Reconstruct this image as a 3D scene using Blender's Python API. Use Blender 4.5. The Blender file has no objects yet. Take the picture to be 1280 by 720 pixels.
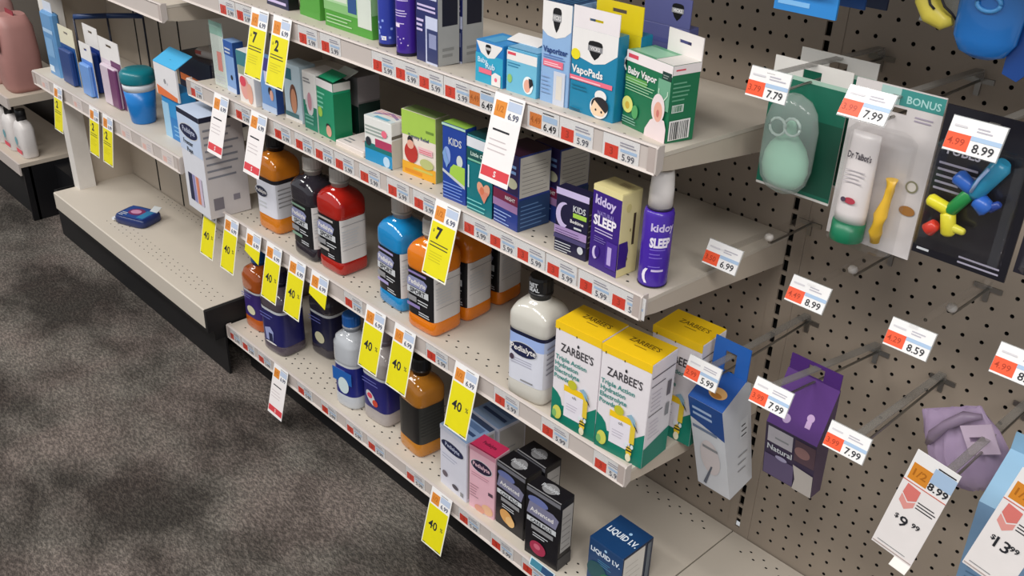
import bpy, math, random
from mathutils import Matrix, Vector
random.seed(7)
S = 0.0254            # everything below is laid out in inches
ZF = 5.6              # floor lies 5.6 in under the near base deck (layout z = 0)
scene = bpy.context.scene
COL = scene.collection

# ------------------------------------------------------------------ materials
def lin(h):
    h = h.lstrip('#')
    out = []
    for i in (0, 2, 4):
        c = int(h[i:i+2], 16) / 255
        out.append(c / 12.92 if c <= 0.04045 else ((c + 0.055) / 1.055) ** 2.4)
    return (*out, 1)
_mats = {}
def M(hexc, rough=0.45, metal=0.0, coat=0.0, var=0.05, scale=40, alpha=None, bump=0.0):
    key = (hexc, rough, metal, coat, var, scale, alpha, bump)
    if key in _mats: return _mats[key]
    m = bpy.data.materials.new('surface_' + hexc.lstrip('#'))
    m.use_nodes = True
    nt = m.node_tree
    b = nt.nodes['Principled BSDF']
    b.inputs['Roughness'].default_value = rough
    b.inputs['Metallic'].default_value = metal
    b.inputs['Coat Weight'].default_value = coat
    tc = nt.nodes.new('ShaderNodeTexCoord')
    nz = nt.nodes.new('ShaderNodeTexNoise')
    nz.inputs['Scale'].default_value = scale
    nz.inputs['Detail'].default_value = 3
    nt.links.new(tc.outputs['Object'], nz.inputs['Vector'])
    hs = nt.nodes.new('ShaderNodeHueSaturation')
    hs.inputs['Color'].default_value = lin(hexc)
    mr = nt.nodes.new('ShaderNodeMapRange')
    mr.inputs['To Min'].default_value = 1 - var
    mr.inputs['To Max'].default_value = 1 + var
    nt.links.new(nz.outputs['Fac'], mr.inputs['Value'])
    nt.links.new(mr.outputs['Result'], hs.inputs['Value'])
    nt.links.new(hs.outputs['Color'], b.inputs['Base Color'])
    if bump:
        bp = nt.nodes.new('ShaderNodeBump')
        bp.inputs['Strength'].default_value = bump
        bp.inputs['Distance'].default_value = 0.002
        nt.links.new(nz.outputs['Fac'], bp.inputs['Height'])
        nt.links.new(bp.outputs['Normal'], b.inputs['Normal'])
    if alpha is not None:
        tr = nt.nodes.new('ShaderNodeBsdfTransparent')
        mx = nt.nodes.new('ShaderNodeMixShader')
        fr = nt.nodes.new('ShaderNodeLayerWeight')
        fr.inputs['Blend'].default_value = 0.25
        ma = nt.nodes.new('ShaderNodeMath'); ma.operation = 'MULTIPLY_ADD'
        ma.inputs[1].default_value = 0.3; ma.inputs[2].default_value = alpha
        ma.use_clamp = True
        nt.links.new(fr.outputs['Facing'], ma.inputs[0])
        nt.links.new(ma.outputs[0], mx.inputs['Fac'])
        nt.links.new(tr.outputs[0], mx.inputs[1])
        if alpha < 0.25:
            gl = nt.nodes.new('ShaderNodeBsdfGlossy'); gl.inputs['Roughness'].default_value = rough; gl.inputs['Color'].default_value = (.8, .8, .8, 1)
            nt.links.new(gl.outputs[0], mx.inputs[2])
        else:
            nt.links.new(b.outputs[0], mx.inputs[2])
        nt.links.new(mx.outputs[0], nt.nodes['Material Output'].inputs['Surface'])
    _mats[key] = m
    return m
def carpet_mat():
    m = bpy.data.materials.new('carpet_pile'); m.use_nodes = True
    nt = m.node_tree; b = nt.nodes['Principled BSDF']
    b.inputs['Roughness'].default_value = 0.95
    b.inputs['Specular IOR Level'].default_value = 0.1
    tc = nt.nodes.new('ShaderNodeTexCoord')
    def noise(scale, detail, rot=0, sx=1, sy=1, rough=0.6):
        mp = nt.nodes.new('ShaderNodeMapping')
        mp.inputs['Rotation'].default_value = (0, 0, rot)
        mp.inputs['Scale'].default_value = (sx, sy, 1)
        n = nt.nodes.new('ShaderNodeTexNoise')
        n.inputs['Scale'].default_value = scale; n.inputs['Detail'].default_value = detail
        n.inputs['Roughness'].default_value = rough
        nt.links.new(tc.outputs['Object'], mp.inputs['Vector'])
        nt.links.new(mp.outputs['Vector'], n.inputs['Vector'])
        return n.outputs['Fac']
    big = noise(3.4, 3, .5, 1, 1.5); fleck = noise(85, 3, 0.75, 1, 2.2, 0.7); fine = noise(220, 2, 0.75, 1, 1.6); tint = noise(5.2, 2)
    r1 = nt.nodes.new('ShaderNodeValToRGB')
    r1.color_ramp.elements[0].position = 0.38; r1.color_ramp.elements[0].color = lin('56514e')
    r1.color_ramp.elements[1].position = 0.64; r1.color_ramp.elements[1].color = lin('98918c')
    nt.links.new(big, r1.inputs['Fac'])
    r2 = nt.nodes.new('ShaderNodeValToRGB')
    r2.color_ramp.elements[0].position = 0.42; r2.color_ramp.elements[0].color = lin('716c69')
    r2.color_ramp.elements[1].position = 0.66; r2.color_ramp.elements[1].color = lin('f2ece6')
    nt.links.new(fleck, r2.inputs['Fac'])
    mix = nt.nodes.new('ShaderNodeMix'); mix.data_type = 'RGBA'; mix.blend_type = 'MULTIPLY'
    mix.inputs['Factor'].default_value = 0.75
    nt.links.new(r1.outputs['Color'], mix.inputs[6]); nt.links.new(r2.outputs['Color'], mix.inputs[7])
    r3 = nt.nodes.new('ShaderNodeValToRGB')
    r3.color_ramp.elements[0].position = 0.4; r3.color_ramp.elements[0].color = lin('b4a6a2')
    r3.color_ramp.elements[1].position = 0.62; r3.color_ramp.elements[1].color = lin('a9b3ac')
    nt.links.new(tint, r3.inputs['Fac'])
    mix2 = nt.nodes.new('ShaderNodeMix'); mix2.data_type = 'RGBA'; mix2.blend_type = 'OVERLAY'
    mix2.inputs['Factor'].default_value = 0.3
    nt.links.new(mix.outputs[2], mix2.inputs[6]); nt.links.new(r3.outputs['Color'], mix2.inputs[7])
    nt.links.new(mix2.outputs[2], b.inputs['Base Color'])
    ad = nt.nodes.new('ShaderNodeMath'); ad.operation = 'ADD'
    nt.links.new(fleck, ad.inputs[0]); nt.links.new(fine, ad.inputs[1])
    bp = nt.nodes.new('ShaderNodeBump'); bp.inputs['Strength'].default_value = 0.8
    bp.inputs['Distance'].default_value = 0.006
    nt.links.new(ad.outputs[0], bp.inputs['Height']); nt.links.new(bp.outputs['Normal'], b.inputs['Normal'])
    return m

# ------------------------------------------------------------------ mesh builder
_txt = {}
def text_mesh(s, bold):
    k = (s, bold)
    if k in _txt: return _txt[k]
    c = bpy.data.curves.new('t', 'FONT'); c.body = s; c.size = 1; c.offset = bold; c.resolution_u = 2
    o = bpy.data.objects.new('t', c); COL.objects.link(o)
    dg = bpy.context.evaluated_depsgraph_get()
    me = o.evaluated_get(dg).to_mesh()
    v = [(p.co.x, p.co.y) for p in me.vertices]; f = [tuple(p.vertices) for p in me.polygons]
    o.evaluated_get(dg).to_mesh_clear()
    bpy.data.objects.remove(o); bpy.data.curves.remove(c)
    xs = [p[0] for p in v] or [0]; 
    _txt[k] = (v, f, min(xs), max(xs))
    return _txt[k]

class MB:
    def __init__(s): s.v, s.f, s.mi, s.sm, s.mats = [], [], [], [], []
    def idx(s, m):
        if m not in s.mats: s.mats.append(m)
        return s.mats.index(m)
    def face(s, pts, m, smooth=False):
        n = len(s.v); s.v += [tuple(p) for p in pts]
        s.f.append(tuple(range(n, n + len(pts)))); s.mi.append(s.idx(m)); s.sm.append(smooth)
    def box(s, x0, x1, y0, y1, z0, z1, m):
        g = m if isinstance(m, dict) else {}
        d = g.get('all') if g else m
        p = [(x, y, z) for z in (z0, z1) for y in (y0, y1) for x in (x0, x1)]
        for k, q in dict(bottom=(0, 2, 3, 1), top=(4, 5, 7, 6), front=(0, 1, 5, 4), back=(2, 6, 7, 3), left=(0, 4, 6, 2), right=(1, 3, 7, 5)).items():
            s.face([p[i] for i in q], g.get(k, d) if g else d)
    def cut_box(s, x0, x1, y0, y1, z0, z1, m, c=0.05):
        """box with chamfered vertical edges and a chamfered top rim"""
        g = m if isinstance(m, dict) else dict(all=m)
        G = lambda k: g.get(k, g.get('all'))
        def ring(i, z): 
            a, b2, c2, d2 = x0 + i, x1 - i, y0 + i, y1 - i
            return [(a + c, c2, z), (b2 - c, c2, z), (b2, c2 + c, z), (b2, d2 - c, z), (b2 - c, d2, z), (a + c, d2, z), (a, d2 - c, z), (a, c2 + c, z)]
        r0, r1, r2 = ring(0, z0), ring(0, z1 - c), ring(c * 0.8, z1)
        names = ['front', 'front', 'right', 'right', 'back', 'back', 'left', 'left']
        for A, B in ((r0, r1), (r1, r2)):
            for i in range(8):
                j = (i + 1) % 8
                s.face([A[i], A[j], B[j], B[i]], G(names[i]))
        s.face(r2, G('top')); s.face(r0[::-1], G('bottom'))
    def prism_x(s, poly, x0, x1, m, cap=None, em=None):
        """polygon in (y, z) pushed along x; em: material per edge"""
        n = len(poly)
        area = sum(poly[i][0] * poly[(i + 1) % n][1] - poly[(i + 1) % n][0] * poly[i][1] for i in range(n))
        a = [(x0, p[0], p[1]) for p in poly]; b = [(x1, p[0], p[1]) for p in poly]
        for i in range(n):
            j = (i + 1) % n
            q = [a[i], b[i], b[j], a[j]]
            if area > 0: q = q[::-1]
            s.face(q, (em or {}).get(i, m))
        s.face(b if area > 0 else b[::-1], cap or m); s.face(a[::-1] if area > 0 else a, cap or m)
    def prism_y(s, poly, y0, y1, m, back=None):
        """polygon in (x, z) pushed along y (y0 = front)"""
        n = len(poly)
        area = sum(poly[i][0] * poly[(i + 1) % n][1] - poly[(i + 1) % n][0] * poly[i][1] for i in range(n))
        if area < 0: poly = poly[::-1]
        a = [(p[0], y0, p[1]) for p in poly]; b = [(p[0], y1, p[1]) for p in poly]
        s.face(a, m); s.face(b[::-1], back or m)
        for i in range(n):
            j = (i + 1) % n
            s.face([a[i], b[i], b[j], a[j]], m)
    def hole_card(s, x0, x1, z0, z1, y0, y1, hx0, hx1, hz0, hz1, m, back=None):
        g = dict(all=m); 
        if back: g['back'] = back
        s.box(x0, x1, y0, y1, z0, hz0, g); s.box(x0, x1, y0, y1, hz1, z1, g)
        s.box(x0, hx0, y0, y1, hz0, hz1, g); s.box(hx1, x1, y0, y1, hz0, hz1, g)
    def loft(s, rings, m, smooth=True, caps=(True, True)):
        """rings: closed loops, counter-clockwise from above, bottom to top; m: material, list per band or f(band, i)"""
        n = len(rings[0]); base = len(s.v)
        for r in rings: s.v += [tuple(p) for p in r]
        for k in range(len(rings) - 1):
            for i in range(n):
                j = (i + 1) % n
                mm = m(k, i) if callable(m) and not isinstance(m, bpy.types.Material) else (m[k] if isinstance(m, list) else m)
                s.f.append((base + k*n + i, base + k*n + j, base + (k+1)*n + j, base + (k+1)*n + i)); s.mi.append(s.idx(mm)); s.sm.append(smooth)
        def capm(k): 
            return m(k, 0) if callable(m) and not isinstance(m, bpy.types.Material) else (m[k] if isinstance(m, list) else m)
        if caps[0]: s.f.append(tuple(range(base + n - 1, base - 1, -1))); s.mi.append(s.idx(capm(0))); s.sm.append(False)
        if caps[1]:
            t = base + (len(rings) - 1) * n
            s.f.append(tuple(range(t, t + n))); s.mi.append(s.idx(capm(len(rings) - 2))); s.sm.append(False)
    def lathe(s, cx, cy, prof, m, n=32, caps=(True, True)):
        s.loft([[(cx + r * math.cos(2*math.pi*i/n), cy + r * math.sin(2*math.pi*i/n), z) for i in range(n)] for r, z in prof], m, True, caps)
    def tube(s, path, r, m, n=8):
        P = [Vector(p) for p in path]; rings = []
        for i, p in enumerate(P):
            t = (P[min(i + 1, len(P) - 1)] - P[max(i - 1, 0)]).normalized()
            a = t.cross(Vector((0, 0, 1)))
            if a.length < 1e-3: a = t.cross(Vector((1, 0, 0)))
            a.normalize(); b = a.cross(t)
            rr = r[i] if isinstance(r, (list, tuple)) else r
            rings.append([tuple(p + (a * math.cos(2*math.pi*k/n) + b * math.sin(2*math.pi*k/n)) * rr) for k in range(n)])
        rings = [q[::-1] for q in rings]
        s.loft(rings, m)
    def build(s, name, parent=None, xf=None):
        me = bpy.data.meshes.new(name)
        me.from_pydata([(x * S, y * S, z * S) for x, y, z in s.v], [], s.f)
        for m in s.mats: me.materials.append(m)
        me.polygons.foreach_set('material_index', s.mi); me.polygons.foreach_set('use_smooth', s.sm)
        me.update()
        o = bpy.data.objects.new(name, me); COL.objects.link(o)
        if parent: o.parent = parent
        return o

class Face:
    """a flat printed face: origin o, axes u, v (full width / height vectors), outward normal n; fractions 0..1"""
    def __init__(s, mb, o, u, v, lift=0.006):
        s.mb, s.o, s.u, s.v = mb, Vector(o), Vector(u), Vector(v)
        s.n = s.u.cross(s.v).normalized(); s.k = 1; s.lift = lift
    def P(s, a, b): return tuple(s.o + s.u * a + s.v * b + s.n * (s.lift * s.k))
    def up(s): s.k += 1; return s
    def poly(s, pts, m): s.up(); s.mb.face([s.P(*p) for p in pts], m); return s
    def rect(s, a0, b0, a1, b1, m): return s.poly([(a0, b0), (a1, b0), (a1, b1), (a0, b1)], m)
    def oval(s, a, b, ra, rb, m, n=20, rot=0):
        W, H = s.u.length, s.v.length
        pts = []
        for i in range(n):
            t = 2 * math.pi * i / n; x, y = ra * W * math.cos(t), rb * H * math.sin(t)
            pts.append((a + (x * math.cos(rot) - y * math.sin(rot)) / W, b + (x * math.sin(rot) + y * math.cos(rot)) / H))
        return s.poly(pts, m)
    def text(s, t, a, b, h, m, align='c', bold=0.02, maxw=None, tilt=0):
        """baseline-left / centre at (a, b); h = cap height as a fraction of face height"""
        s.up()
        v, f, x0, x1 = text_mesh(t, bold)
        H = s.v.length; W = s.u.length
        k = h * H / 0.69; w = (x1 - x0) * k; sx = 1
        if maxw and w > maxw * W: sx = maxw * W / w
        off = {'c': -0.5, 'l': 0, 'r': -1}[align] * w * sx
        un, vn = s.u.normalized(), s.v.normalized()
        base = s.o + s.u * a + s.v * b + s.n * (s.lift * s.k)
        n0 = len(s.mb.v)
        ct, st = math.cos(tilt), math.sin(tilt)
        for x, y in v:
            X, Y = (x - x0) * k * sx + off, y * k
            X, Y = X * ct - Y * st, X * st + Y * ct
            s.mb.v.append(tuple(base + un * X + vn * Y))
        mi = s.mb.idx(m)
        for q in f: s.mb.f.append(tuple(n0 + i for i in q)); s.mb.mi.append(mi); s.mb.sm.append(False)
        return s
    def lines(s, a0, b0, a1, b1, n, m, fill=0.5, ragged=0.35):
        s.up(); st = (b1 - b0) / n
        for i in range(n):
            b = b1 - st * (i + 1); e = a1 - (a1 - a0) * random.uniform(0, ragged)
            s.mb.face([s.P(a0, b), s.P(e, b), s.P(e, b + st * fill), s.P(a0, b + st * fill)], m)
        return s
    def bars(s, a0, b0, a1, b1, n, m):
        s.up(); x = a0; st = (a1 - a0) / n
        for i in range(n):
            w = st * random.uniform(0.3, 0.75)
            s.mb.face([s.P(x, b0), s.P(x + w, b0), s.P(x + w, b1), s.P(x, b1)], m); x += st
        return s

# ------------------------------------------------------------------ object helpers
def W(x, y, z): return (x * S, y * S, (z + ZF) * S)
def tag(o, label, cat, group=None):
    o['label'] = label; o['category'] = cat
    if group: o['group'] = group
    return o
def thing(name, label, cat, loc, yaw=0, group=None, tilt=(0, 0)):
    o = bpy.data.objects.new(name, None); COL.objects.link(o)
    o.empty_display_size = 0.02
    o.location = W(*loc); o.rotation_euler = (math.radians(tilt[0]), math.radians(tilt[1]), math.radians(yaw))
    return tag(o, label, cat, group)
def struct(name, mb):
    o = mb.build(name); o.location = (0, 0, ZF * S); o['kind'] = 'structure'; return o
def dup(root, loc, yaw, label, group=None, tilt=None):
    r = root.copy(); COL.objects.link(r); r.location = W(*loc)
    e = list(root.rotation_euler); e[2] = math.radians(yaw)
    if tilt: e[0], e[1] = math.radians(tilt[0]), math.radians(tilt[1])
    r.rotation_euler = e; r['label'] = label
    if group: r['group'] = group
    for ch in list(root.children):
        c = ch.copy(); COL.objects.link(c); c.parent = r
        for g in ch.children:
            d = g.copy(); COL.objects.link(d); d.parent = c
    return r

# common surfaces
WHITE = M('e9e6e4', 0.4); OFFW = M('ddd8d2', 0.5); BLACK = M('121215', 0.4); INK = M('22242a', 0.5)
GREY = M('8d8d90', 0.5); PALE = M('c9ccd0', 0.5)
BEIGE = M('c8bfb2', 0.5, var=0.03, scale=9); BEIGE2 = M('bfb3a4', 0.5, var=0.03, scale=9)
RAIL = M('c2b8b2', 0.45, var=0.04, scale=20); RAILIN = M('b3a6a0', 0.35)
PEG = M('9c8f81', 0.55, var=0.03, scale=6); DARK = M('0c0b0a', 0.9)
KICK = M('0d0c0e', 0.6); METAL = M('9b9893', 0.3, metal=0.9); CLEAR = M('d9dcdb', 0.12, alpha=0.03)
CLEAR2 = M('cfd4d4', 0.15, alpha=0.32); ARM = M('8a8782', 0.3, alpha=0.38); BLIS = M('c3cfca', 0.1, alpha=0.27)
RED = M('e2402a', 0.45); ORANGE = M('ec5a28', 0.45); AMBER = M('d98a2c', 0.45); YEL = M('e3d80f', 0.45); TAGW = M('efedec', 0.4)
LBLUE = M('a9c2de', 0.45); ROSE = M('d9485a', 0.45)

# ================================================================== SETTING
mb = MB(); mb.face([(-190, -130, -ZF), (70, -130, -ZF), (70, 6, -ZF), (-190, 6, -ZF)], carpet_mat())
floor = struct('floor', mb)

def peg_panel(x0, x1, z0, z1, hx, hz, y=0.0):
    """sheet with real round holes on a one inch grid where hx, hz say so"""
    b = MB(); R = 0.115; n = 8
    zs_ = list(range(math.floor(z0), math.ceil(z1)))
    hx0, hx1 = hx
    b.face([(x0, y, z0), (hx0 - .5, y, z0), (hx0 - .5, y, z1), (x0, y, z1)], PEG)
    b.face([(hx1 + .5, y, z0), (x1, y, z0), (x1, y, z1), (hx1 + .5, y, z1)], PEG)
    b.face([(hx0 - .5, y, z0), (hx1 + .5, y, z0), (hx1 + .5, y, hz[0] - .5), (hx0 - .5, y, hz[0] - .5)], PEG)
    b.face([(hx0 - .5, y, hz[1] + .5), (hx1 + .5, y, hz[1] + .5), (hx1 + .5, y, z1), (hx0 - .5, y, z1)], PEG)
    X = hx0
    while X <= hx1 + 1e-6:
        for Z in range(hz[0], hz[1] + 1):
            oct_ = [(X + R * math.cos(math.pi * (2*i + 1) / n), Z + R * math.sin(math.pi * (2*i + 1) / n)) for i in range(n)]
            sq = [(X + .5, Z), (X + .5, Z + .5), (X, Z + .5), (X - .5, Z + .5), (X - .5, Z), (X - .5, Z - .5), (X, Z - .5), (X + .5, Z - .5)]
            base = len(b.v)
            b.v += [(p[0], y, p[1]) for p in sq] + [(p[0], y, p[1]) for p in oct_] + [(p[0], y + .14, p[1]) for p in oct_]
            mi, md = b.idx(PEG), b.idx(DARK)
            for i in range(n):
                j = (i + 1) % n
                # oct vertex i sits at angle (2i+1)*22.5deg, between sq i and sq i+1
                b.f.append((base + i, base + 8 + i, base + 8 + (i - 1) % n)); b.mi.append(mi); b.sm.append(False)
                b.f.append((base + i, base + j, base + 8 + i)); b.mi.append(mi); b.sm.append(False)
                b.f.append((base + 8 + i, base + 16 + i, base + 16 + j, base + 8 + j)); b.mi.append(md); b.sm.append(False)
        X += 1
    # dark board behind the holes
    b.box(x0, x1, y + 0.6, y + 0.8, z0, z1, DARK)
    return b
struct('wall_back', peg_panel(-48.4, -0.85, -ZF, 46, (-26.5, -1.5), (1, 45)))
struct('wall_right', peg_panel(0.85, 34, -ZF, 46, (1.5, 25.5), (1, 45)))
# slotted upright between the two pegboard sheets
b = MB()
zz = -5.6
b.box(-0.84, -0.26, -0.04, 0.12, -ZF, 46, PEG); b.box(0.1, 0.84, -0.04, 0.12, -ZF, 46, PEG)
z = 0.5
b.box(-0.26, 0.1, -0.04, 0.12, -ZF, 0.5, PEG)
while z < 46:
    b.box(-0.26, 0.1, -0.04, 0.1, z + 0.76, z + 1, PEG); z += 1
b.box(-0.84, 0.84, 0.5, 0.55, 0.5, 46, M('070606', .9))
struct('trim_1', b)
# left bay: plain back sheet standing forward, its side partition and the post that closes it
b = MB(); b.box(-84, -48.4, -5.1, -4.9, -ZF, 46, BEIGE2)
for gx in (-76.4, -70.6, -66.2): b.box(gx - .14, gx + .14, -5.13, -5.09, 2.2, 46, DARK)
b.box(-48.6, -48.4, -5.1, 0.3, -ZF, 46, BEIGE2)
struct('wall_left', b)
b = MB(); b.box(-84.3, -83.6, -10.2, -5.1, -ZF, 46, BEIGE2)
b.box(-84.2, -82.6, -12.0, -10.1, 2.0, 46, OFFW)
struct('trim_2', b)
b = MB(); b.box(-190, -84.6, -3.4, -3.2, -ZF, 60, M('4a433b', 0.8)); b.box(-96, -84.6, -3.6, -3.4, -ZF, 12, M('15110f', 0.8))
struct('wall_far', b)
b = MB(); b.box(-89, -48.2, -12.9, -12.7, -ZF, 0.3, KICK); b.box(-48.6, -48.2, -13.9, -12.9, -1.4, 1.2, KICK)
b.box(-89, -88.8, -12.7, -5.5, -ZF, 0.3, KICK)
struct('baseboard_left', b)
b = MB(); b.box(-48.2, 34, -10.6, -10.4, -ZF, -0.4, KICK)
struct('baseboard_right', b)
# unseen canopy added over the bays, out of frame, to shade the upper pegboard
b = MB(); b.box(-84, 34, -14.5, 0, 46.0, 46.8, BEIGE2); b.box(-84, 34, -14.7, -14.5, 45.2, 51, RAIL)
struct('added_canopy', b)

# ================================================================== SHELVES
SH = {'A': (31.15, 30.5, -13.4), 'B': (23.35, 22.95, -13.4), 'C': (12.45, 12.1, -13.2), 'D': (0, 0, -12.6), 'E': (16.75, 16.75, -14.4), 'L': (2.1, 2.1, -14.5)}
def zs(s, y):
    a, c, f = SH[s]; t = min(max(y / f, 0), 1.1); return c + (a - c) * t
def holes(b, s, x0, x1, rows, pitch=1.0, stag=True, r=0.07):
    for k, yy in enumerate(rows):
        x = x0 + (0.5 * pitch if (stag and k % 2) else 0)
        while x < x1:
            z = zs(s, yy) + 0.006
            b.face([(x + r * 1.5 * math.cos(i * math.pi / 4), yy + r * math.sin(i * math.pi / 4), z) for i in range(8)], DARK)
            x += pitch
def shelf(s, label, x0, x1, yb, rz0, rz1, hole_rows, drop=1.9, brackets=True, cat='shelf', name='shelf', seams=()):
    a, c, yf = SH[s]
    t = thing(name, label, cat, ((x0 + x1) / 2, yf, 0), 0, 'gondola shelves')
    ox, oy = (x0 + x1) / 2, yf
    def fix(o): o.location = (-ox * S, -oy * S, 0); return o
    b = MB()
    zb = zs(s, yb)
    b.prism_x([(yf, a), (yf, a - .9), (yf + .12, a - .9), (yf + .12, a - .22), (yb, zb - .22), (yb, zb)], x0, x1, BEIGE)
    holes(b, s, x0 + 1.5, x1 - 1, hole_rows)
    fix(b.build('shelf_deck', t))
    b = MB()
    h = rz1 - rz0
    # C-shaped price channel: beads above and below a flat back
    yo = yf - 0.02
    b.prism_x([(yo, rz1 + .02), (yo - .14, rz1), (yo - .2, rz1 - .08), (yo - .14, rz1 - .16), (yo - .1, rz1 - .17), (yo - .1, rz0 + .17), (yo - .16, rz0 + .14), (yo - .24, rz0 + .05), (yo - .16, rz0), (yo, rz0)], x0, x1, RAIL)
    for xe in (x0, x1 - .5):
        b.box(xe, xe + .5, yo - .17, yo, rz0 + .05, rz1 - .05, RAILIN)
    pr = fix(b.build('price_rail', t))
    for xa, xb in ((x0 - .08, x0 + .02), (x1 - .02, x1 + .08)):
        b = MB(); b.prism_x([(yo + .3, rz1), (yo - .1, rz1 + .01), (yo - .22, rz1 - .1), (yo - .22, rz0 + .12), (yo - .1, rz0 - .01), (yo + .3, rz0 + .25)], xa, xb, RAIL)
        b.build('end_cap', pr)
    if brackets:
        for xe in (x0 + .02, x1 - .14):
            b = MB()
            b.prism_x([(yf + .1, a - .24), (yf + .1, rz0 + .15), (yf + 1.2, rz0 - .05), (yb - .2, zb - drop), (yb - .05, zb - drop), (yb - .05, zb - .24)], xe, xe + .12, BEIGE2)
            fix(b.build('bracket', t))
    return t
shelf('A', 'topmost perforated beige shelf of the near bay, holding the green and teal cartons', -47.6, -0.15, -0.1, 30.1, 31.55, (-12.4,))
shelf('B', 'second beige shelf from the top in the near bay, holding the small medicine cartons', -47.6, -0.15, -0.1, 22.3, 23.75, (-12.3, -11.7))
shelf('C', 'third beige shelf down in the near bay, holding the large drink bottles', -47.6, -0.15, -0.1, 11.45, 12.9, (-11.9, -11.3))
shelf('D', 'bottom beige deck of the near bay with the price rail closest to the carpet', -47.8, -0.35, -0.1, -1.3, 0.1, (-11.7, -11.1, -10.5, -1.4, -0.9), brackets=False, name='base_deck')
shelf('E', 'upper beige shelf of the left bay carrying the blue jar and hang cards', -82.4, -49.0, -5.2, 15.2, 16.7, ())
SH['R'] = (0, 0, -12.6)
shelf('R', 'empty beige base deck under the pegboard hooks at the lower right', -0.25, 33, -0.1, -1.3, 0.1, (-1.4, -0.9), brackets=False, name='base_deck')
SH['G'] = (29.5, 29.5, -14.5)
shelf('G', 'beige shelf end cut off by the top left corner of the picture', -82.4, -48.2, -5.2, 28.2, 29.7, ())
# wide empty deck of the left bay: smooth lip, no price rail
t = thing('base_deck', 'long empty beige base deck on a black kickplate with one wipes pack on it', 'shelf', (-66, -14.5, 0), 0, 'gondola shelves')
b = MB()
b.prism_x([(0, 2.1), (-.1, 2.0), (-.1, 0.1), (0.05, 0.0), (0.2, 0.0), (0.2, 1.7), (9.3, 1.7), (9.3, 2.1)], -17.9, 17.6, BEIGE)
b2 = b
def hl(rows, xa, xb, st=1.0):
    for k, yy in enumerate(rows):
        x = xa + (.5 if k % 2 else 0)
        while x < xb:
            b2.face([(x + .09 * math.cos(i * math.pi / 4), yy + .055 * math.sin(i * math.pi / 4), 2.106) for i in range(8)], DARK); x += st
hl((1.3, 1.9, 2.5), -6.5, 17); hl((8.4, 8.9), -9, 17)
b.build('shelf_deck', t)
b = MB(); b.box(17.6, 18.0, -0.1, 9.3, -.2, 2.05, KICK); b.build('end_plate', t)
b = MB(); b.box(-17.9, 17.6, 0.1, 0.3, -0.5, 1.7, KICK); b.build('front_support', t)

# ================================================================== CARTONS
def carton(name, label, cat, sh, x, y, yaw, w, d, h, cols, art=None, group=None, z=None, flap=True, tilt=(0, 0)):
    """cols: dict of face materials; art(F, R, T) prints on front / right / top"""
    zz = zs(sh, y) if z is None else z
    t = thing(name, label, cat, (x, y, zz), yaw, group, tilt)
    b = MB()
    b.cut_box(0, w, 0, d, 0, h - (.03 if flap else 0), cols, 0.035)
    F = Face(b, (0, 0, 0), (w, 0, 0), (0, 0, h)); R = Face(b, (w, 0, 0), (0, d, 0), (0, 0, h))
    tb = MB()
    tm = cols.get('top', cols.get('all'))
    if flap:
        tb.box(.02, w - .02, .02, d - .02, h - .028, h, tm)
        tb.box(.05, w - .05, .0, .03, h - .03, h - .005, tm)
    T = Face(tb if flap else b, (0, 0, h), (w, 0, 0), (0, d, 0))
    if art: art(F, R, T)
    b.build('carton_body', t)
    if flap: tb.build('top_flap', t)
    return t
def hang_tab(t, x0, x1, y, z0, z1, m, slot=None, name='hang_tab', art=None):
    b = MB(); sl = slot or ((x0 + x1) / 2 - .45, (x0 + x1) / 2 + .45, z1 - .5, z1 - .32)
    b.hole_card(x0, x1, z0, z1, y, y + .05, *sl, m)
    if art: art(Face(b, (x0, y, z0), (x1 - x0, 0, 0), (0, 0, z1 - z0)))
    return b.build(name, t)
NAVY = M('1b2148', 0.35); DKB = M('15204f', 0.35); VIO = M('3b2a86', 0.3); GRN = M('4f9b3a', 0.4); GRN2 = M('17704a', 0.4)
TEAL = M('1a80a6', 0.4); SKY = M('7fb7dc', 0.4); PINK = M('ea6f86', 0.45); LPK = M('e9b9bf', 0.5); SKIN = M('e3a893', 0.5); HAIR = M('1e1b22', 0.6)
CREAM = M('e3d79c', 0.45); GOLD = M('f3c81a', 0.4); TEALG = M('0c7a66', 0.4); LIME = M('a6cf4e', 0.4); PURP = M('3a1f7d', 0.35); LILAC = M('cdbfe6', 0.4)
MAROON = M('5a1c3d', 0.4); BLUE = M('2b62b5', 0.35)

def shield(F, a, b, w, h, txt=True):
    pts = [(a - w/2, b + h*.32), (a - w*.42, b + h*.45), (a - w*.2, b + h/2), (a + w*.2, b + h/2), (a + w*.42, b + h*.45), (a + w/2, b + h*.32),
           (a + w*.45, b), (a + w*.25, b - h*.3), (a, b - h/2), (a - w*.25, b - h*.3), (a - w*.45, b)]
    F.poly(pts, BLACK)
    F.rect(a - w*.5, b - h*.04, a + w*.5, b + h*.24, GREY)
    F.text('VICKS', a, b + h*.02, h*.17, WHITE, maxw=w*.9)

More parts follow.
